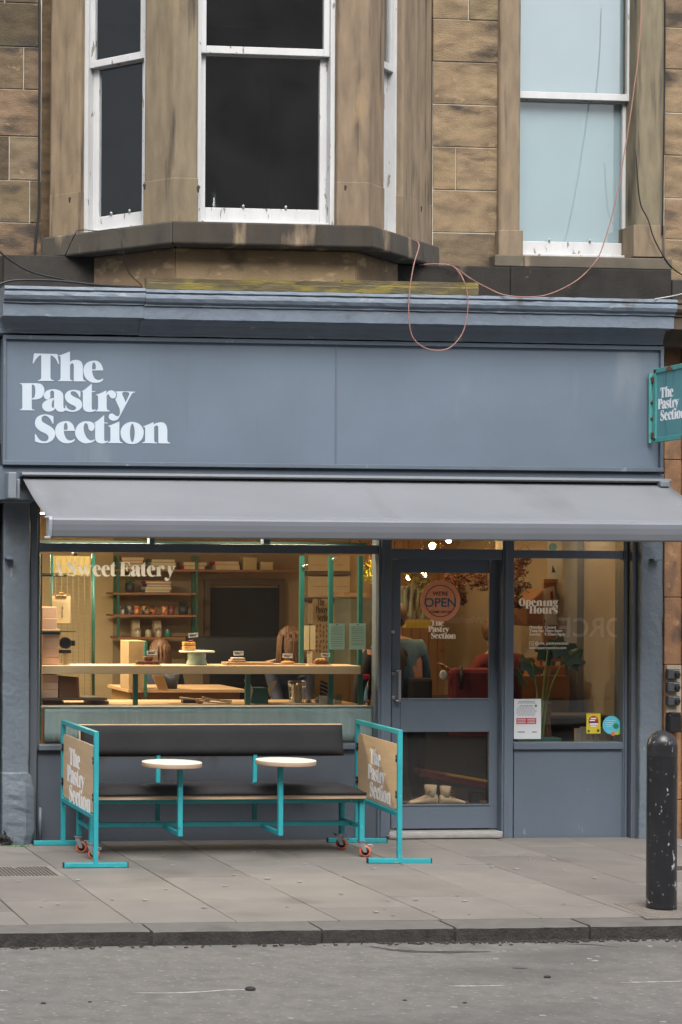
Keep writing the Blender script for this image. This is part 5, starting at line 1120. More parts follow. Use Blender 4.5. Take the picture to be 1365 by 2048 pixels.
ptag(642, 661, 1306, 1314, .44, lab='white price tag over the nutty pastry', rot=-.03)
# cream cards and pale blue notices
crc = M('cream_card', (.55, .45, .28))
for k, (a, c, y0, y1) in enumerate(((609, 619, 1251, 1300), (621, 631, 1251, 1299), (615, 625, 1302, 1327.5))):
    b = MB(); b.pb(a, c, y0, y1, .50+.004*k, .503+.004*k); b.build('hanging_card', crc, tag=(['left of two tall cream cards hanging by the green post', 'right of two tall cream cards hanging by the green post', 'short cream card below the two tall ones'][k], 'card', 'cream cards hung in the window'))
pb_ = M('pale_blue_paper', (.62, .76, .71), .7, .04, 6, 0)
_t = pb_.node_tree; _b = _t.nodes['Principled BSDF']; _tr = _t.nodes.new('ShaderNodeBsdfTranslucent'); _tr.inputs[0].default_value = (.50, .66, .66, 1)
_m = _t.nodes.new('ShaderNodeMixShader'); _m.inputs[0].default_value = .55; _t.links.new(_b.outputs[0], _m.inputs[1]); _t.links.new(_tr.outputs[0], _m.inputs[2]); _t.links.new(_m.outputs[0], _t.nodes['Material Output'].inputs[0])
for k, (a, c, y0, y1) in enumerate(((659, 690, 1247, 1299), (700, 732, 1247, 1299))):
    r = notice('notice', (a, c, y0, y1), pb_, ['left of two pale green-blue printed sheets in the big window', 'right of two pale green-blue printed sheets in the big window'][k], 'notice', Y=GY+.010, th=.001, grp='printed sheets in the big window')
    rw = []; y = 1254
    while y < 1292:
        x = a+4
        while x < c-5: w_ = rnd(2, 6); rw.append((x, min(x+w_, c-4), y, .9)); x += w_+.8
        y += rnd(3, 5)
    Yb = GY+.010; b = MB()
    for q in rw: b.pb(q[0], q[1], q[2]-.45, q[2]+.45, Yb-.0008, Yb-.0002)
    b.pb((a+c)/2-1.5, (a+c)/2+1.5, 1248, 1250.5, Yb-.0009, Yb-.0002); b.build('print', M('blue_green_ink', (.12, .20, .19), .8), r)
# ---- below the shelf: counter clutter
def ctop(px, Y): return zc_+.001
gcard = M('dark_green_card', (.012, .085, .065), .6, .1, 6, 0)
r = thing('display_box', (at(517, 1410, .55).x, .55, zc_), 'dark green open carton with cream flaps on the counter', 'box')
b = MB(); b.pb(502, 537, 1376, 1411, .50, .66); b.build('carton', gcard, r)
for q in (((489, 1360), (495, 1352), (507, 1380), (500, 1408)), ((536, 1378), (545, 1362), (554, 1362), (540, 1395))):
    b = MB(); b.prism([at(x, y, .49) for x, y in q], (0, .004, 0)); b.build('flap', crc, r)
# wire basket
r = thing('wire_basket', (at(594, 1405, .55).x, .58, zc_), 'round wire basket of packets on the counter', 'basket')
b = MB(); c = at(594, 1408, .58); c.z = zc_+.002
for k in range(28):
    a = 2*math.pi*k/28; b.tube([c+Vector((.055*math.cos(a), .055*math.sin(a), 0)), c+Vector((.068*math.cos(a), .068*math.sin(a), .17))], .0013, 4)
for z in (0, .04, .085, .13, .17): rr = .055+.013*z/.17; b.tube([c+Vector((rr*math.cos(a), rr*math.sin(a), z)) for a in [2*math.pi*k/24 for k in range(25)]], .0016, 4)
b.build('wires', steel, r)
b = MB()
for k in range(4): b.box(c.x-.035+k*.018, c.x-.02+k*.018, c.y-.02, c.y+.02, c.z+.004, c.z+.14+rnd(0, .02))
b.build('packets', M('cream_card', (.55, .45, .28)), r)
b = MB(); b.pb(561, 655, 1408.2, 1411, .40, .58); b.build('tray', M('white_tray', (.5, .44, .36), .35), bevel=.002, tag=('flat pale tray with dark rim under the wire basket', 'tray'))
r = thing('wire_basket', (at(628, 1408, .5).x, .5, zc_), 'low wire basket of white sachets right of the tall basket', 'basket')
b = MB()
for k in range(9): px = 612+k*4; b.tube([at(px, 1408, .48), at(px, 1394, .47)], .0014, 4)
for y in (1394, 1401, 1408): b.tube([at(611, y, .478), at(645, y, .478)], .0015, 4)
b.build('wires', black, r)
b = MB()
for _ in range(14): q = at(rnd(614, 642), rnd(1396, 1407), .51); b.obox(q, (.012, 0, .004), (0, .004, 0), (-.003, 0, .008))
b.build('sachets', M('white_sachet', (.55, .5, .44), .6), r)
b = MB(); c4 = [at(642, 1360, .6), at(658, 1368, .6), at(656, 1392, .6), at(640, 1391, .6)]; b.prism(c4, (0, .005, 0)); o = b.build('patterned_card', black, tag=('black card with white chevrons leaning on the counter', 'card'))
b = MB()
for k in range(3):
    for j in range(4): q = at(644+j*3.6, 1367+k*8+j*1.6, .598); b.obox(q, (.0045, 0, -.002), (0, .0006, 0), (.002, 0, .003))
b.build('chevrons', M('white_card', (.60, .58, .57)), o)
b = MB(); b.pb(641, 660, 1392, 1411, .45, .49); b.build('paper_bag', M('spotted_paper', (.5, .45, .36), .8, .1, 8, 0, spots=((.2, .18, .14), 60, .6, .03, (1, 1, 1))), bevel=.003, tag=('small white spotted paper bag on the counter', 'bag'))
b = MB(); c = at(676, 1411, .5); b.lathe((c.x, .5, zc_+.001), [(.03, 0), (.032, .01), (.032, .06), (.025, .075), (.022, .075), (.028, .06), (.028, .01), (.001, .01)], 18); b.build('glass_jar', GLASS('jar_glass', (.7, .75, .75), .05, 1.8), tag=('small clear glass jar near the right end of the counter', 'jar'))
b = MB(); b.pb(367, 402, 1399, 1410.8, .55, .62); b.build('knife_block', black, bevel=.003, tag=('low black holder with pale sticks on the counter', 'holder'))
for k, (a, c) in enumerate((((360, 1395), (420, 1402)), ((392, 1398), (464, 1402)), ((405, 1394), (462, 1406)), ((400, 1402), (466, 1409)))):
    b = MB(); b.tube([at(*a, .50-.01*k), at(*c, .50-.01*k)], .006, 6); b.build('wooden_stick', M('pale_stick', (.52, .44, .30), .6), tag=(['upper left pale wooden stick over the black holder', 'pale wooden stick crossing the black holder at its right', 'pale wooden stick lying above the lowest one', 'lowest pale wooden stick at the right of the holder'][k], 'stick', 'pale wooden sticks on the counter'))
b = MB(); q = at(400, 1402, .5); b.sphere(Vector((q.x, .5, zc_+.02)), .03, 14, 8, (1, .8, .7)); b.build('roll', M('golden_crust', (.50, .25, .06)), tag=('small pale roll below the wooden sticks', 'roll'))
b = MB(); b.prism([at(x, y, .64) for x, y in ((305, 1350), (328, 1350), (338, 1381), (318, 1381))], (0, .01, 0)); b.build('leaning_card', crc, tag=('cream card leaning below the brownies', 'card'))
b = MB(); c = at(341, 1377, 1.3); b.lathe(c, [(.055, 0), (.075, .12), (.068, .12), (.05, .02), (.001, .02)], 20); b.build('plant_pot', M('navy_pot', (.018, .022, .035), .5), tag=('navy pot on the back counter behind the leaning card', 'pot'))
# back counter and cream carton
r = thing('back_counter', (at(370, 1400, 1.25).x, 1.6, 0), 'brown-fronted back counter with a pale top', 'counter')
b = MB(); b.pb(257, 492, 1379, 1385, 1.2, 1.9); b.build('worktop', wood_l, r)
x0, x1 = at(262, 1400, 1.24).x, at(480, 1400, 1.24).x; zz = at(370, 1385, 1.2).z-.001
b = MB(); b.box(x0, x1, 1.24, 1.88, .02, zz); b.build('carcass', M('ochre_panel', (.26, .16, .065), .7, .1, 3, 0), r)
b = MB(); b.pb(258, 293, 1282, 1378.6, 1.22, 1.5); b.build('carton', M('tan_board', (.30, .21, .11), .8, .08, 4, 0), bevel=.004, tag=('tall tan carton at the left end of the back counter', 'carton'))
b = MB(); b.pb(290, 295, 1284, 1395, 1.15, 1.18); b.build('post', teal_in, tag=('slim dark green post beside the tan carton', 'post'))
# ---- menu wall at the right of the big window
r = thing('menu_board', (at(665, 1250, 3.2).x, 3.2, 1.2), 'cream menu boards in three rows on dark rails', 'menu board')
b = MB(); b.pb(610, 740, 1108, 1250, 3.22, 3.24); b.build('backing', M('tan_board_2', (.30, .23, .14), .8), r)
for (y0, y1) in ((1111, 1142), (1153, 1195), (1207, 1248)):
    b = MB(); b.pb(618, 700, y0, y1, 3.19, 3.215); b.build('menu_panel', M('menu_cream', (.42, .35, .24), .8, .05, 4, 0), r)
b = MB()
for y in (1173, 1229, 1130):
    x = 626
    while x < 690: w_ = rnd(2, 8); b.pb(x, x+w_, y-.5, y+.5, 3.187, 3.1895); x += w_+3
b.build('small_print', M('faint_ink', (.16, .13, .09)), r)
for y in (1147, 1200): b = MB(); b.pb(612, 702, y-4, y+3, 3.16, 3.22); b.build('rail', M('dark_brown_casing', (.09, .06, .04)), r)
pst = thing('poster', (at(643, 1300, 1.9).x, 1.9, at(643, 1310, 1.9).z), 'kraft paper poster with dark fat lettering behind the cream cards', 'poster')
b = MB(); b.pb(626, 662, 1198, 1318, 1.9, 1.905); o = b.build('sheet', M('kraft_sheet', (.27, .21, .13), .8, .08, 5, 0), pst)
lf = plane_fn(632, 664, 1196, 1243, 1.9, 38.5, 341, 703, 888)
fill_mesh('lettering', LOGO_RUNS, lf, .001, (0, -1, 0), M('brown_black_ink', (.03, .022, .016), .8), o)
b = MB()
for i in range(4):
    for j in range(6): q = at(634+i*7+rnd(-1, 1), 1253+j*10+rnd(-2, 2), 1.898); b.obox(q, (.006, 0, 0), (0, .0006, 0), (rnd(-.004, .004), 0, .013))
b.build('small_drawings', M('rust_ink', (.12, .05, .025), .8), o)
b = MB(); b.pb(700, 745, 1196, 1340, 2.6, 3.0); b.build('fridge', M('grey_green_panel', (.16, .17, .13), .6), bevel=.01, tag=('tall grey-green fridge at the right of the big window', 'fridge'))
b = MB(); b.pb(688, 735, 1186, 1192, 2.55, 3.0); b.build('shelf_board', wood_l, tag=('pale shelf board above the grey-green fridge', 'shelf'))
# ---- plants high up
def hang(name, pts, n, size, mat, label, stem=True):
    c0 = at(pts[0][0], pts[0][1], pts[0][2]); r = thing(name, c0, label, 'plant')
    b = MB()
    for px, py, Y, rad in pts: b.leafs(at(px, py, Y), rad, n, size, (1, 1, .9))
    b.build('leaves', mat, r)
    if stem:
        b = MB()
        for k in range(8): px, py, Y, rad = random.choice(pts); c = at(px, py, Y); b.tube([c+Vector((0, 0, rad+.1)), c+Vector((rnd(-rad, rad), rnd(-rad, rad)*.4, rnd(-rad, rad)))], .003, 4)
        b.build('stems', M('brown_stem', (.10, .05, .02)), r)
hang('hanging_plant', [(748, 1150, 1.4, .09), (742, 1135, 1.4, .06), (755, 1160, 1.4, .07)], 90, .022, leafy, 'yellow-green plant under the lamp at the right edge of the big window')
hang('hanging_plant', [(838, 1158, 2.0, .10), (850, 1172, 2.0, .07), (822, 1150, 2.0, .06)], 90, .022, M('olive_leaf', (.16, .15, .04), .6, .3, 20, 0), 'olive trailing plant high behind the door glass, left of the sticker')
hang('hanging_plant', [(905, 1160, 1.2, .10), (930, 1155, 1.2, .13), (960, 1158, 1.2, .12), (985, 1160, 1.2, .12), (915, 1185, 1.2, .09), (922, 1200, 1.2, .05)], 130, .022, leafb, 'dried red-brown foliage hanging at the top right of the door glass')
hang('hanging_plant', [(1035, 1140, 1.2, .09), (1040, 1175, 1.2, .09), (1048, 1120, 1.2, .07), (1036, 1205, 1.2, .06)], 120, .022, leafb, 'dried red-brown foliage hanging at the left of the right window')
# ---- right window: shelf unit, cork board, posters
r = thing('wall_cabinet', (at(1060, 1240, 1.6).x, 1.7, at(1060, 1275, 1.6).z), 'brown angular wooden wall cabinet in the right window', 'cabinet')
b = MB(); b.prism([at(x, y, 1.6) for x, y in ((1024, 1212), (1052, 1212), (1088, 1178), (1088, 1252), (1052, 1252), (1024, 1225))], (0, .3, 0)); b.build('body', wood_d, r, bevel=.004)
b = MB(); b.prism([at(x, y, 1.595) for x, y in ((1056, 1216), (1086, 1186), (1086, 1248), (1056, 1248))], (0, .004, 0)); b.build('door_panel', M('dark_orange_oak', (.17, .06, .02), .6), r)
r = thing('pin_board', (at(1113, 1280, 1.9).x, 1.9, at(1113, 1300, 1.9).z), 'orange-framed wooden pin board with posters in the right window', 'board')
b = MB(); b.pb(1088, 1138, 1158, 1300, 1.92, 1.95); b.build('backing', wood_d, r)
b = MB(); b.pb(1088, 1138, 1158, 1166, 1.90, 1.92); b.pb(1133, 1138, 1166, 1300, 1.90, 1.92); b.build('edge', M('orange_oak', (.35, .16, .05), .5), r)
b = MB(); b.pb(1091, 1131, 1190, 1250, 1.905, 1.92); b.build('white_poster', M('poster_white', (.48, .40, .32), .7, .05, 5, 0, spots=((.30, .06, .10), 5, .60, .04, (1, 1, 1)), dirt=((.05, .08, .10), 7, .62, .03, (1, 1, 1))), r)
b = MB(); b.prism([at(x, y, 1.89) for x, y in ((1088, 1178), (1109, 1172), (1114, 1200), (1090, 1206))], (0, .004, 0)); b.build('leaflet', M('leaflet_cream', (.5, .42, .33), .7), r)
b = MB(); b.prism([at(x, y, 1.885) for x, y in ((1101, 1184), (1106, 1182), (1107, 1198), (1102, 1199))], (0, .002, 0)); b.build('red_mark', red, r)
r = thing('poster', (at(1110, 1158, 1.7).x, 1.7, at(1110, 1158, 1.7).z), 'white poster with a blue disc above the pin board', 'poster')
b = MB(); b.pb(1096, 1125, 1080, 1158, 1.7, 1.704); b.build('sheet', M('poster_cream', (.45, .38, .28), .7), r)
b = MB(); q = at(1106, 1094, 1.698); b.lathe((q.x, 1.696, q.z), [(.036, 0), (.036, .002)], 24, 'y'); b.build('disc', M('faded_blue', (.10, .22, .24), .7), r)
b = MB(); b.prism([at(x, y, 1.697) for x, y in ((1106, 1130), (1112, 1145), (1104, 1145))], (0, .002, 0)); b.build('small_figure', M('ink', (.03, .03, .04)), r)
# stepped bar in the right window with menus
r = thing('stepped_bar', (at(1080, 1395, 1.3).x, 1.5, .02), 'brown stepped wooden bar in the right window', 'bar')
zb_ = at(1080, 1396, 1.3).z
b = MB(); b.pb(1020, 1140, 1352, 1396, 1.3, 1.8); b.build('front', wood_d, r)
b = MB(); b.pb(1072, 1132, 1333, 1351.7, 1.42, 1.8); b.pb(1080, 1126, 1316, 1332.7, 1.55, 1.8); b.build('upper_step', M('orange_oak_2', (.26, .10, .035), .6), r)
b = MB(); b.pb(1022, 1138, 1396.3, 1440, 1.34, 1.8); b.box(at(1030, 1440, 1.4).x, at(1130, 1440, 1.4).x, 1.4, 1.75, .02, at(1080, 1440, 1.34).z); b.build('plinth', M('cream_panel_2', (.42, .33, .22), .7), r)
for k, (px, py) in enumerate(((1090, 1327), (1104, 1326), (1116, 1327), (1070, 1346), (1088, 1346), (1106, 1345))):
    b = MB(); Yk = 1.54 if k < 3 else 1.41; b.prism([at(x, y, Yk) for x, y in ((px-5, py+4), (px+4, py+4), (px+6, py-4), (px-3, py-4))], (0, .004, 0)); b.build('menu_card', [M('menu_white', (.5, .45, .38), .7), M('menu_blue', (.06, .10, .13), .6)][k % 2], tag=(['left white card on the upper step of the bar', 'dark blue card on the upper step of the bar', 'right white card on the upper step of the bar', 'left dark blue card on the lower step of the bar', 'white card in the middle of the lower step of the bar', 'right dark blue card on the lower step of the bar'][k], 'card', 'cards on the stepped bar'))
b = MB(); b.pb(1095, 1250, 1431, 1436, .9, 1.25); b.build('ledge', M('grey_ledge', (.17, .16, .16), .5), BLD)
b = MB(); b.pb(1096, 1250, 1436.5, 1500, 1.0, 1.25); b.build('dark_plinth', charcoal, BLD)
r = thing('slatted_stool', (at(1192, 1500, .6).x, .6, .02), 'pale stool with a slatted back low in the right window', 'stool')
b = MB()
for k in range(7): b.pb(1151+k*12, 1162.4+k*12, 1454 if 0 < k < 6 else 1457, 1530, .55, .57)
b.build('slats', M('pale_slat', (.40, .34, .26), .7), r)
b = MB(); b.pb(1149, 1237, 1530.5, 1540, .50, .85); b.build('seat', wood_l, r)
for px in (1155, 1230):
    for yy in (.55, .8): b = MB(); q = at(px, 1541, .5); b.box(q.x-.015, q.x+.015, yy-.015, yy+.015, .02, q.z); b.build('leg', wood_l, r)
# big leafed plant in a teal pot
r = thing('cheese_plant', (at(1088, 1488, .45).x, .45, at(1088, 1490, .45).z), 'tall cheese plant with dark split leaves in a teal planter', 'plant')
b = MB(); b.pb(1063, 1124, 1476, 1500, .36, .60); b.build('planter', M('teal_planter', (.03, .12, .11), .5), r, bevel=.006)
stg = M('green_stem', (.16, .20, .05), .5, .2, 10, 0)
stems = [((1078, 1476), (1080, 1440), (1092, 1390), (1104, 1320)), ((1075, 1476), (1076, 1440), (1074, 1380), (1064, 1325)), ((1085, 1476), (1090, 1430), (1100, 1380), (1122, 1330)), ((1080, 1476), (1084, 1420), (1090, 1350), (1096, 1300))]
b = MB()
for s_ in stems: b.tube(spl([at(x, y, .45) for x, y in s_], 6), [.012-.0004*k for k in range(19)], 8)
b.build('stems', stg, r)
b = MB(); b.tube(spl([at(1096, 1476, .48), at(1094, 1440, .48), at(1097, 1404, .48)], 6), .030, 10); b.build('moss_pole', M('brown_moss_pole', (.12, .05, .025), .9, .4, 40, .8, 60, bdist=.02), r)
def bigleaf(c, ang, L_, W_, tilt):
    b = MB(); n = 26; pts = []
    for k in range(n):
        t = k/(n-1); a = math.pi*2*t; rr = (1-.35*math.cos(a))*(1 if k % 4 < 2 else .62); pts.append(Vector((math.cos(a+math.pi)*L_*rr*.5+L_*.2, math.sin(a)*W_*rr*.5, 0)))
    ctr = b.bm.verts.new(c); M_ = Matrix.Rotation(ang, 3, 'Y') @ Matrix.Rotation(tilt, 3, 'X')
    vs = [b.bm.verts.new(Vector(c)+M_ @ (p+Vector((0, 0, -.25*abs(p.y)-.15*abs(p.x))))) for p in pts]
    for k in range(n): b._f([ctr, vs[k], vs[(k+1) % n]])
    return b.build('leaf', leafd, r)
for px, py, an, L_, W_, tl_ in ((1045, 1322, .35, .24, .20, 1.0), (1104, 1296, -.15, .26, .22, 1.15), (1128, 1322, -.6, .22, .20, .9), (1078, 1300, .2, .24, .20, 1.3), (1036, 1338, .9, .20, .15, .8), (1142, 1335, -1.0, .18, .14, .9)):
    bigleaf(at(px, py, .45), an, L_, W_, tl_)
b = MB(); b.pb(770, 1025, 1395, 1665, 2.4, 2.8); b.build('dark_filler_block', charcoal, tag=('added dark block across the shop that darkens the view through the door', 'counter'))  # added dark block, keeps the lower door pane dark
# ---- low board and boots behind the door
r = thing('ride_on_board', (at(915, 1590, .8).x, .8, .02), 'low slanting board with a yellow top and red edge behind the door', 'board')
P3 = [gr(842, 1640, .02)]
A, B_ = at(838, 1544, .75), at(990, 1570, .75); wv = Vector((.05, .28, 0))
def slab_(a, c, th, mat, nm, off=0):
    b = MB(); a = Vector(a)+Vector((0, off, 0)); c = Vector(c)+Vector((0, off, 0)); b.prism([a, c, c-Vector((0, 0, th)), a-Vector((0, 0, th))], wv); return b.build(nm, mat, r, bevel=.006)
slab_(at(893, 1550, .72), at(990, 1566, .72), .006, M('yellow_top', (.40, .24, .02), .5), 'yellow_top')
slab_(at(842, 1540, .725), at(990, 1568, .725), .055, M('red_edge', (.16, .012, .012), .4), 'red_edge')
slab_(at(880, 1552, .74), at(990, 1580, .74), .05, M('black_under', (.012, .012, .014), .6), 'underside')
b = MB(); q = at(950, 1585, .85); b.box(q.x-.03, q.x+.03, .82, .9, .02, q.z); q = at(885, 1570, .85); b.box(q.x-.03, q.x+.03, .82, .9, .02, q.z-.0); b.build('support', charcoal, r)
suede = M('beige_suede', (.44, .31, .20), .9, .12, 12, .4, 60)
_zb = at(860, 1611, .42).z-.004
box1('inner_step', charcoal, BLD, at(790, 1611, .3).x, at(1000, 1611, .3).x, .262, .62, .021, _zb)
def boot(px, py, s_, label, flip=1):
    c = at(px, py, .42); r = thing('boot', (c.x, .42, _zb), label, 'boot', 'beige boots behind the door')
    b = MB(); secs = [(-.13, .020, .018), (-.11, .034, .034), (-.07, .040, .044), (-.02, .040, .060), (.03, .042, .085), (.07, .042, .10), (.10, .036, .09), (.115, .02, .07)]
    rows = []
    for x, ww, hh in secs:
        rows.append([b.bm.verts.new((c.x+flip*x*s_, .42+ww*math.cos(a)*s_, _zb+.014+hh*s_*.5+hh*.5*s_*math.sin(a))) for a in [2*math.pi*k/12 for k in range(12)]])
    for a, d in zip(rows, rows[1:]):
        for k in range(12): b._f([a[k], a[(k+1) % 12], d[(k+1) % 12], d[k]], True)
    b._f(rows[0]); b._f(rows[-1]); b.build('foot', suede, r, subsurf=1)
    b = MB(); b.lathe((c.x+flip*.055*s_, .42, _zb+.07), [(.040*s_, 0), (.044*s_, .05*s_), (.050*s_, .095*s_), (.044*s_, .097*s_), (.036*s_, .04*s_), (.001, .03*s_)], 16); b.build('shaft', suede, r)
    b = MB(); b.box(c.x-.13*s_, c.x+.115*s_, .42-.042*s_, .42+.042*s_, _zb+.001, _zb+.018); b.build('sole', M('pale_sole', (.42, .36, .26), .7), r, bevel=.012)
    b = MB()
    for k in range(3): q = Vector((c.x+flip*(.0+.012*k)*s_, .42-.045*s_, _zb+.075+.022*k)); b.obox(q, (.018*s_, 0, .006), (0, .002, 0), (0, 0, .002))
    b.build('laces', M('brown_lace', (.16, .06, .03), .8), r)
boot(848, 1607, 1.0, 'beige ankle boot standing just inside the door, at the left'); boot(903, 1606, .9, 'beige ankle boot half hidden to the right of the first one', -1)
# ---- lamps
def pendant(px, py, Y, rad, label, power, glow=9, cord=True):
    c = at(px, py, Y); r = thing('pendant_lamp', c, label, 'lamp', 'glass globe pendant lamps')
    if cord: b = MB(); b.tube([(c.x, Y, RZ), (c.x, Y, c.z+rad)], .003, 6); b.build('cord', black, r)
    b = MB(); b.lathe((c.x, Y, c.z+rad*.86), [(.022, 0), (.025, .01), (.02, .06), (.004, .065)], 12); b.build('cap', black, r)
    b = MB(); b.sphere(c, rad, 24, 14); b.build('globe', MATS.get('globe_glass') or GLASS('globe_glass', (.95, .88, .72), .05, 1.3), r)
    b = MB(); b.sphere(c, .024, 12, 8, (1, 1, 1.2)); b.build('bulb', EM('warm_bulb', (1, .55, .20), glow), r)
    l = bpy.data.lights.new('bulb_light', 'POINT'); l.energy = power; l.color = (1, .62, .28); l.shadow_soft_size = .03
    o = bpy.data.objects.new('bulb_light', l); COL.objects.link(o); o.parent = r; o.location = (0, 0, .0)
    return r
pendant(865, 1092, 1.0, .105, 'globe lamp in the fanlight over the door, left of its middle', 13, 40)
pendant(1000, 1084, .9, .115, 'globe lamp at the right end of the fanlight over the door', 13, 40)
pendant(757, 1117, 1.2, .11, 'globe lamp at the top right corner of the big window', 13, 40)
pendant(898, 1080, 2.4, .10, 'globe lamp further back behind the fanlight', 13, 20)
pendant(818, 1154, 3.2, .05, 'small far globe lamp at the upper left of the door glass', 2, 20)
pendant(848, 1150, 3.6, .04, 'small far globe lamp beside the olive plant', 1.5, 20)
def strip(px, py, Y, label, power, w_=.5, hide=False):
    c = at(px, py, Y); r = thing('strip_light', c, label, 'light', 'white strip lights under the shop ceiling')
    b = MB(); b.box(c.x-w_/2, c.x+w_/2, Y-.03, Y+.03, c.z+.012, c.z+.04); b.build('housing', M('white_laminate', (.62, .6, .56)), r)
    b = MB(); b.box(c.x-w_/2+.01, c.x+w_/2-.01, Y-.022, Y+.022, c.z, c.z+.011); b.build('tube', EM('warm_white', (1, .86, .66), 6), r)
    l = bpy.data.lights.new('tube_light', 'AREA'); l.shape = 'RECTANGLE'; l.size = w_; l.size_y = .05; l.energy = power; l.color = (1, .80, .54)
    o = bpy.data.objects.new('tube_light', l); COL.objects.link(o); o.parent = r; o.location = (0, 0, -.004); return r
strip(80, 1028, 1.6, 'strip light seen left of the awning, above the cake boxes', 62, .7)
strip(330, 1040, 2.2, 'added unseen strip light above the wall shelving', 5, .7)  # added lamp out of view, brightens the wall shelving
strip(220, 1040, .25, 'added unseen strip light close to the glass, lighting the window shelf', 15, .9)  # added out of view, placed to light the shelf from the front
strip(560, 1040, .25, 'added unseen strip light close to the glass, lighting the notices', 12, .9)  # added out of view, placed to light the display from the front
strip(1120, 1030, 1.2, 'added unseen strip light in the right part of the shop', 1.0, .5)  # added lamp out of view, lifts the right side of the shop
def spot(px, py, Y, label):
    c = at(px, py, Y); r = thing('spot_lamp', c, label, 'lamp', 'small spot lamps'); b = MB(); b.lathe((c.x, Y, c.z+.01), [(.022, 0), (.026, .05), (.01, .07)], 14); b.build('shade', black, r)
    b = MB(); b.sphere(c, .017, 12, 8); b.build('bulb', EM('spot_bulb', (1, .78, .48), 12), r)
spot(149, 1119, 1.6, 'small spot lamp above the letter S'); spot(122, 1143, 1.6, 'small spot lamp behind the letter A')
# ================================================================== PEOPLE
def skin(name, nodes, edges, mat, par, sub=2, rootn=0):
    me = bpy.data.meshes.new('t'); me.from_pydata([n[:3] for n in nodes], edges, []); ob = bpy.data.objects.new('t', me); COL.objects.link(ob)
    md = ob.modifiers.new('s', 'SKIN'); md.use_smooth_shade = True
    for i, n in enumerate(nodes):
        v = me.skin_vertices[0].data[i]; rr = n[3]; v.radius = rr if isinstance(rr, tuple) else (rr, rr); v.use_root = (i == rootn)
    if sub: s2 = ob.modifiers.new('u', 'SUBSURF'); s2.levels = sub; s2.render_levels = sub
    dg = bpy.context.evaluated_depsgraph_get(); dg.update(); m2 = bpy.data.meshes.new_from_object(ob.evaluated_get(dg)); m2.name = name
    bpy.data.objects.remove(ob); bpy.data.meshes.remove(me)
    off = root_loc(par); m2.transform(Matrix.Translation(-off)); m2.materials.clear(); m2.materials.append(mat)
    for p in m2.polygons: p.use_smooth = True
    o = bpy.data.objects.new(name, m2); COL.objects.link(o); o.parent = par; return o
skinm = M('skin', (.42, .22, .15), .6, .05, 10, 0)
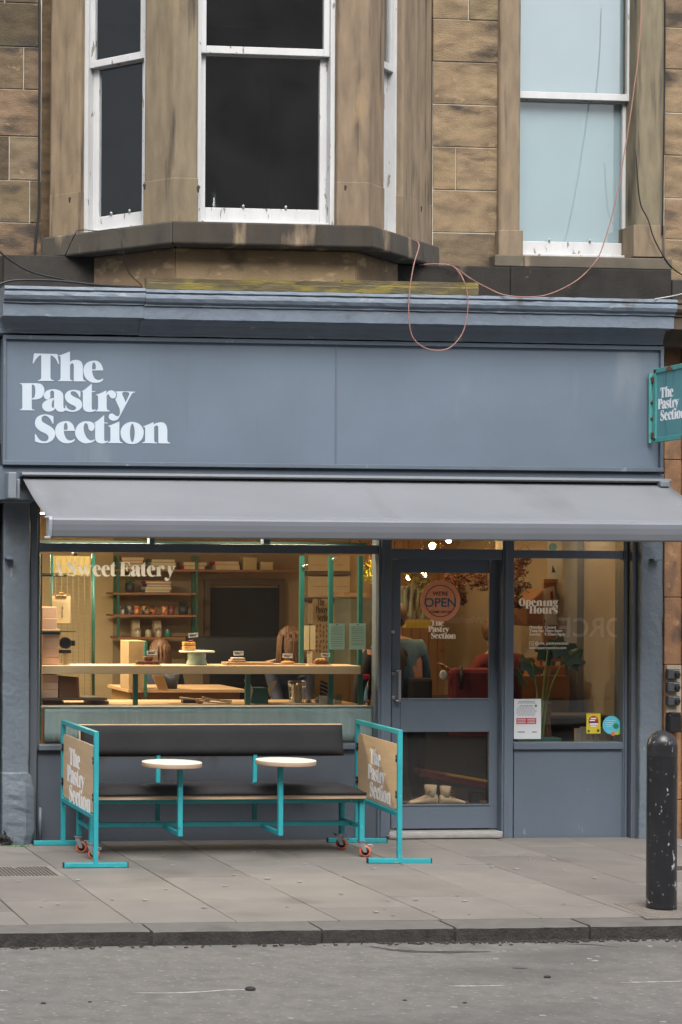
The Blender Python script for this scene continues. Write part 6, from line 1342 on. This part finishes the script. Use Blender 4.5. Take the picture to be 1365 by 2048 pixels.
def person(label, base, hgt, lean, face, armL, armR, top, legs, hair, sleeve=True, longhair=False):
    """base (x,y) feet; face unit vector the chest points to; lean = offset of the chest over the pelvis; armL/R = (elbow, wrist) offsets from the shoulder"""
    k = hgt/1.72; x, y = base; r = thing('person', (x, y, .02), label, 'person')
    fw_ = Vector(face).normalized(); sd = Vector((fw_.y, -fw_.x, 0)); Z = Vector((0, 0, 1)); b0 = Vector((x, y, .02))
    pel = b0+Z*.92*k; ln = Vector(lean); ch = pel+Z*(.43*k-ln.length*.35)+ln*.8; nk = ch+(Z*.12+ln*.25)*k; hd = nk+(Z*.13+ln*.15+fw_*.03)*k; ht = hd+(Z*.09+ln*.1)*k
    nodes = [(*pel, (.15*k, .11*k)), (*((pel+ch)/2), (.13*k, .10*k)), (*ch, (.15*k, .11*k)), (*nk, .052*k), (*hd, (.078*k, .088*k)), (*ht, (.066*k, .075*k))]; ed = [(0, 1), (1, 2), (2, 3), (3, 4), (4, 5)]
    tn, te = [list(n) for n in nodes[:3]]+[[*(ch+(nk-ch)*.85), .088*k]], [(0, 1), (1, 2), (2, 3)]
    ends = []
    for s_, arm in ((-1, armL), (1, armR)):
        sh = ch+sd*s_*.175*k+Z*.05*k; el = sh+Vector(arm[0]); wr = sh+Vector(arm[1]); i = len(nodes)
        nodes += [(*sh, .058*k), (*el, .040*k), (*wr, .026*k)]; ed += [(2, i), (i, i+1), (i+1, i+2)]; dr = (wr-el).normalized(); pm = wr+dr*.045*k; nodes.append((*pm, (.034*k, .018*k))); ed.append((i+2, i+3))
        pa = dr.cross(Z).normalized() if abs(dr.z) < .9 else dr.cross(fw_).normalized(); dn = dr.cross(pa)
        for q, (o_, L_) in enumerate(((-.024, .060), (-.008, .074), (.008, .070), (.023, .055))):
            j = len(nodes); a = pm+dr*.022*k+pa*o_*k; nodes += [(*a, .0095*k), (*(a+dr*L_*.55*k), .0085*k), (*(a+dr*L_*.85*k+dn*.018*k), .007*k)]; ed += [(i+3, j), (j, j+1), (j+1, j+2)]
        j = len(nodes); nodes += [(*(pm-pa*.034*k-dr*.01*k), .011*k), (*(pm-pa*.052*k+dr*.03*k), .008*k)]; ed += [(i+3, j), (j, j+1)]
        ti = len(tn); w2 = el+(wr-el)*.92; tn += [[*sh, .072*k], [*el, .054*k], [*w2, .040*k]]; te += [(2, ti), (ti, ti+1), (ti+1, ti+2)]
    pn, pe = [[*pel, (.165*k, .125*k)]], []
    for s_ in (-1, 1):
        hp = pel+sd*s_*.09*k-Z*.05*k; kn = b0+sd*s_*.10*k+Z*.48*k+fw_*.02; an = b0+sd*s_*.10*k+Z*.09*k-fw_*.02; to = b0+sd*s_*.12*k+Z*.04*k+fw_*.15*k; i = len(nodes)
        nodes += [(*hp, .088*k), (*kn, .055*k), (*an, .038*k), (*to, .032*k)]; ed += [(0, i), (i, i+1), (i+1, i+2), (i+2, i+3)]; j = len(pn); pn += [[*hp, .10*k], [*kn, .070*k], [*(an+Z*.02), .055*k]]; pe += [(0, j), (j, j+1), (j+1, j+2)]
    skin('body', nodes, ed, skinm, r, 1)
    tn[0][3] = (.175*k, .13*k); tn[1][3] = (.155*k, .12*k); tn[2][3] = (.172*k, .13*k)
    skin('top', tn, te, top, r, 1); skin('trousers', pn, pe, legs, r, 1)
    b = MB(); up_ = (ht-nk).normalized(); c = hd+up_*.045*k-fw_*.022*k; b.sphere(c, .104*k, 20, 14, (1, 1, 1.08))
    for v in b.bm.verts:
        if (v.co-hd).dot(fw_) > .045*k and (v.co-hd).z < .06*k: v.co -= fw_*.07*k
        v.co += Vector((rnd(-1, 1), rnd(-1, 1), rnd(-1, 1)))*.004
    if longhair:
        for q in range(110):
            a = rnd(0, 6.28); h0 = rnd(-.1, .75); r0 = math.sqrt(1-h0*h0)*.103*k; p0 = c+Vector((math.cos(a)*r0, math.sin(a)*r0, h0*.108*k)); b.tube(spl([p0, p0+Vector((math.cos(a)*(.108*k-r0), math.sin(a)*(.108*k-r0), -.10-h0*.05)), p0+Vector((math.cos(a)*(.108*k-r0)+rnd(-.02, .02), math.sin(a)*.02, -.22-rnd(0, .06)))], 3), [.008, .009, .009, .008, .007, .006, .003], 5)
    b.build('hair', hair, r)
    b = MB(); b.sphere(hd+fw_*.085*k-Z*.005, .016*k, 8, 6, (1, 1, 1.3)); b.build('nose', skinm, r)
    b = MB()
    for s_ in (-1, 1): b.sphere(hd+fw_*.078*k+sd*s_*.030*k+Z*.022*k, .009*k, 8, 6)
    b.build('eyes', M('eye_dark', (.03, .02, .02), .3), r)
    return r
denim = M('denim', (.08, .17, .26), .8, .2, 12, .3, 120); navy = M('navy_cloth', (.016, .02, .04), .85, .15, 10, .2, 80); blackc = M('black_cloth', (.009, .009, .011), .85, .15, 10, .2, 80); maroon = M('maroon_cloth', (.12, .010, .014), .8, .25, 8, .3, 80)
brownh = M('brown_hair', (.10, .045, .018), .5, .3, 30, .3, 120); darkh = M('dark_hair', (.02, .013, .01), .5, .3, 30, .3, 120); goldh = M('golden_brown_hair', (.09, .04, .016), .5, .35, 30, .3, 120)
q = at(812, 1400, 1.0); person('customer in a blue denim shirt behind the door glass, seen from behind', (q.x, 1.0), 1.80, (-.06, .05, 0), (-.1, 1, 0), ((-.06, .02, -.27), (-.02, .14, -.50)), ((.07, .04, -.27), (.08, .14, -.52)), denim, blackc, brownh)
q = at(770, 1400, .85); person('customer in a black coat at the right edge of the big window', (q.x, .85), 1.70, (0, .03, 0), (-.5, 1, 0), ((-.08, .02, -.26), (-.05, .12, -.48)), ((.08, .02, -.26), (.06, .12, -.48)), blackc, blackc, darkh)
q = at(1012, 1400, 1.05); person('customer in a maroon coat leaning over at the right of the door glass', (q.x+.02, 1.05), 1.68, (-.10, -.02, 0), (-.2, 1, 0), ((-.16, -.04, -.22), (-.30, -.05, -.10)), ((-.10, .05, -.26), (-.28, .05, -.34)), maroon, M('dark_maroon', (.035, .008, .010), .8), brownh)
q = at(575, 1400, 1.55); person('worker with long brown hair bending forward over the counter', (q.x+.06, 1.55+.15), 1.66, (-.08, -.26, 0), (-.2, -1, 0), ((-.06, -.10, -.26), (-.04, -.34, -.42)), ((.04, -.10, -.26), (-.02, -.34, -.42)), navy, navy, brownh, longhair=True)
q = at(326, 1400, 2.2); person('worker with golden-brown hair turned away behind the brownies', (q.x-.02, 2.2), 1.47, (.03, .12, 0), (.2, 1, 0), ((-.05, .08, -.25), (-.02, .28, -.36)), ((.06, .08, -.25), (.04, .28, -.36)), navy, navy, goldh, longhair=True)
b = MB(); b.prism([at(x, y, .70) for x, y in ((718, 1356), (724, 1349), (741, 1349), (739, 1358), (724, 1360))], (0, .03, 0)); b.build('red_scarf', M('bright_red_cloth', (.50, .015, .02), .7), bevel=.006, tag=('bright red cloth held by the customer in black', 'cloth'))
b = MB(); q = at(838, 1370, .82); b.box(q.x-.10, q.x+.10, .76, .84, q.z-.20, q.z+.06); b.build('shoulder_bag', blackc, bevel=.03, tag=('black bag on the arm of the customer in denim', 'bag'))
b = MB(); q = at(930, 1370, .80); b.box(q.x-.14, q.x+.22, .74, .84, q.z-.42, q.z+.14); o = b.build('rucksack', maroon, bevel=.04, tag=('maroon rucksack in front of the customer in the maroon coat', 'bag'))
b = MB(); c = at(887, 1350, .738); b.lathe((c.x, .733, c.z), [(.02, 0), (.032, .002), (.032, .006)], 20, 'y'); 
for v in b.bm.verts: v.co.z = c.z+(v.co.z-c.z)*1.25
b.build('badge', M('white_badge', (.5, .48, .45), .6), o)
b = MB(); q = at(922, 1355, .738); b.tube([(q.x, .735, q.z+.09), (q.x+.005, .728, q.z), (q.x+.002, .735, q.z-.09)], .014, 8); b.build('handle', black, o)
b = MB(); b.pb(813, 862, 1240, 1256, 2.0, 2.1); b.build('hanging_shelf', M('mustard_panel', (.32, .25, .04), .7), tag=('mustard yellow shelf behind the customer in denim', 'shelf'))
b = MB()
for k in range(14):
    a0 = k/13; px = 805+a0*50; P = [at(px+3*math.sin(k*1.7), 1172+6*math.sin(k), 2.3+.03*math.sin(k*2.1)), at(px+2*math.sin(k*2.3), 1205, 2.3+.04*math.cos(k*1.9)), at(px-2, 1238+4*math.sin(k*1.3), 2.3+.03*math.sin(k))]; b.tube(spl(P, 4), .018, 8)
b.build('reflection_folds', M('pale_green_reflection', (.24, .25, .19), .9, .1, 5, .2), tag=('pale green folds standing in for a reflection at the upper left of the door glass', 'cloth'))  # solid folds modelled in place of a reflection on the door glass
# ================================================================== ACROSS THE STREET (seen only as reflections)
OP = thing('tenement_building', (10, -24, 0), 'dark stone tenement across the street, seen only in the window reflections', 'building')
so_ = M('sooty_street_stone', (.24, .22, .20), .9, .2, 1, 0)
b = MB(); b.box(-140, 16.5, -34, -24.4, -.1, 19); b.build('wall', so_, OP)
b = MB(); b.box(16.5, 90, -34, -24.6, -.1, 7.2); b.build('low_wall', so_, OP)
wd_ = M('street_window_glass', (.03, .035, .04), .1)
for fl_ in range(4):
    for k in range(9):
        if fl_ > 1 and k > 5: pass
        b = MB(); x = -8+k*3.4
        if x > 12: continue
        b.box(x, x+1.1, -24.42, -24.38, 1.2+fl_*4, 3.6+fl_*4); b.build('window', wd_, OP)
b = MB(); b.box(-40, 60, -24.3, -19.6, -.3, .02); b.build('far_pavement', slab, tag=(None, None, None, 'structure'))

# van parked on the far side, seen only mirrored in the shop glass
VN = thing('van', (12.4, -11.2, ZR), 'dark delivery van with white lettering, seen only mirrored in the shop glass', 'van')
vm = M('dark_van_paint', (.05, .03, .035), .3, .05, 3, 0)
b = MB(); b.prism([(x, -10.5, z) for x, z in ((9.6, .35), (15.2, .35), (15.2, 2.25), (15.0, 2.4), (11.0, 2.4), (10.3, 1.55), (9.6, 1.35))], (0, -1.8, 0)); b.build('body', vm, VN, bevel=.06, seg=3)
b = MB(); b.prism([(x, -10.49, z) for x, z in ((10.45, 1.5), (11.25, 1.5), (11.25, 2.1), (11.0, 2.1))], (0, -.02, 0)); b.build('side_window', M('street_window_glass', (.03, .035, .04)), VN)
for x in (10.5, 14.2):
    for yy in (-10.62, -12.2):
        b = MB(); b.lathe((x, yy, .25), [(.20, -.11), (.33, -.10), (.34, 0), (.33, .10), (.20, .11)], 24, 'y'); w_ = b.build('wheel', black, VN)
vf = lambda u, v: Vector((13.62-u, -10.495, 1.30-v))
sans('lettering', [('FORCE', 0, .08, .36)], vf, .002, (0, 1, 0), M('van_letter_white', (.8, .8, .8), .5), VN)
sans('small_lettering', [('Glass Wholesale Delivery', 1.45, .02, .145)], lambda u, v: Vector((13.3-u, -10.495, 1.42-v)), .002, (0, 1, 0), M('van_letter_white', (.8, .8, .8)), VN)
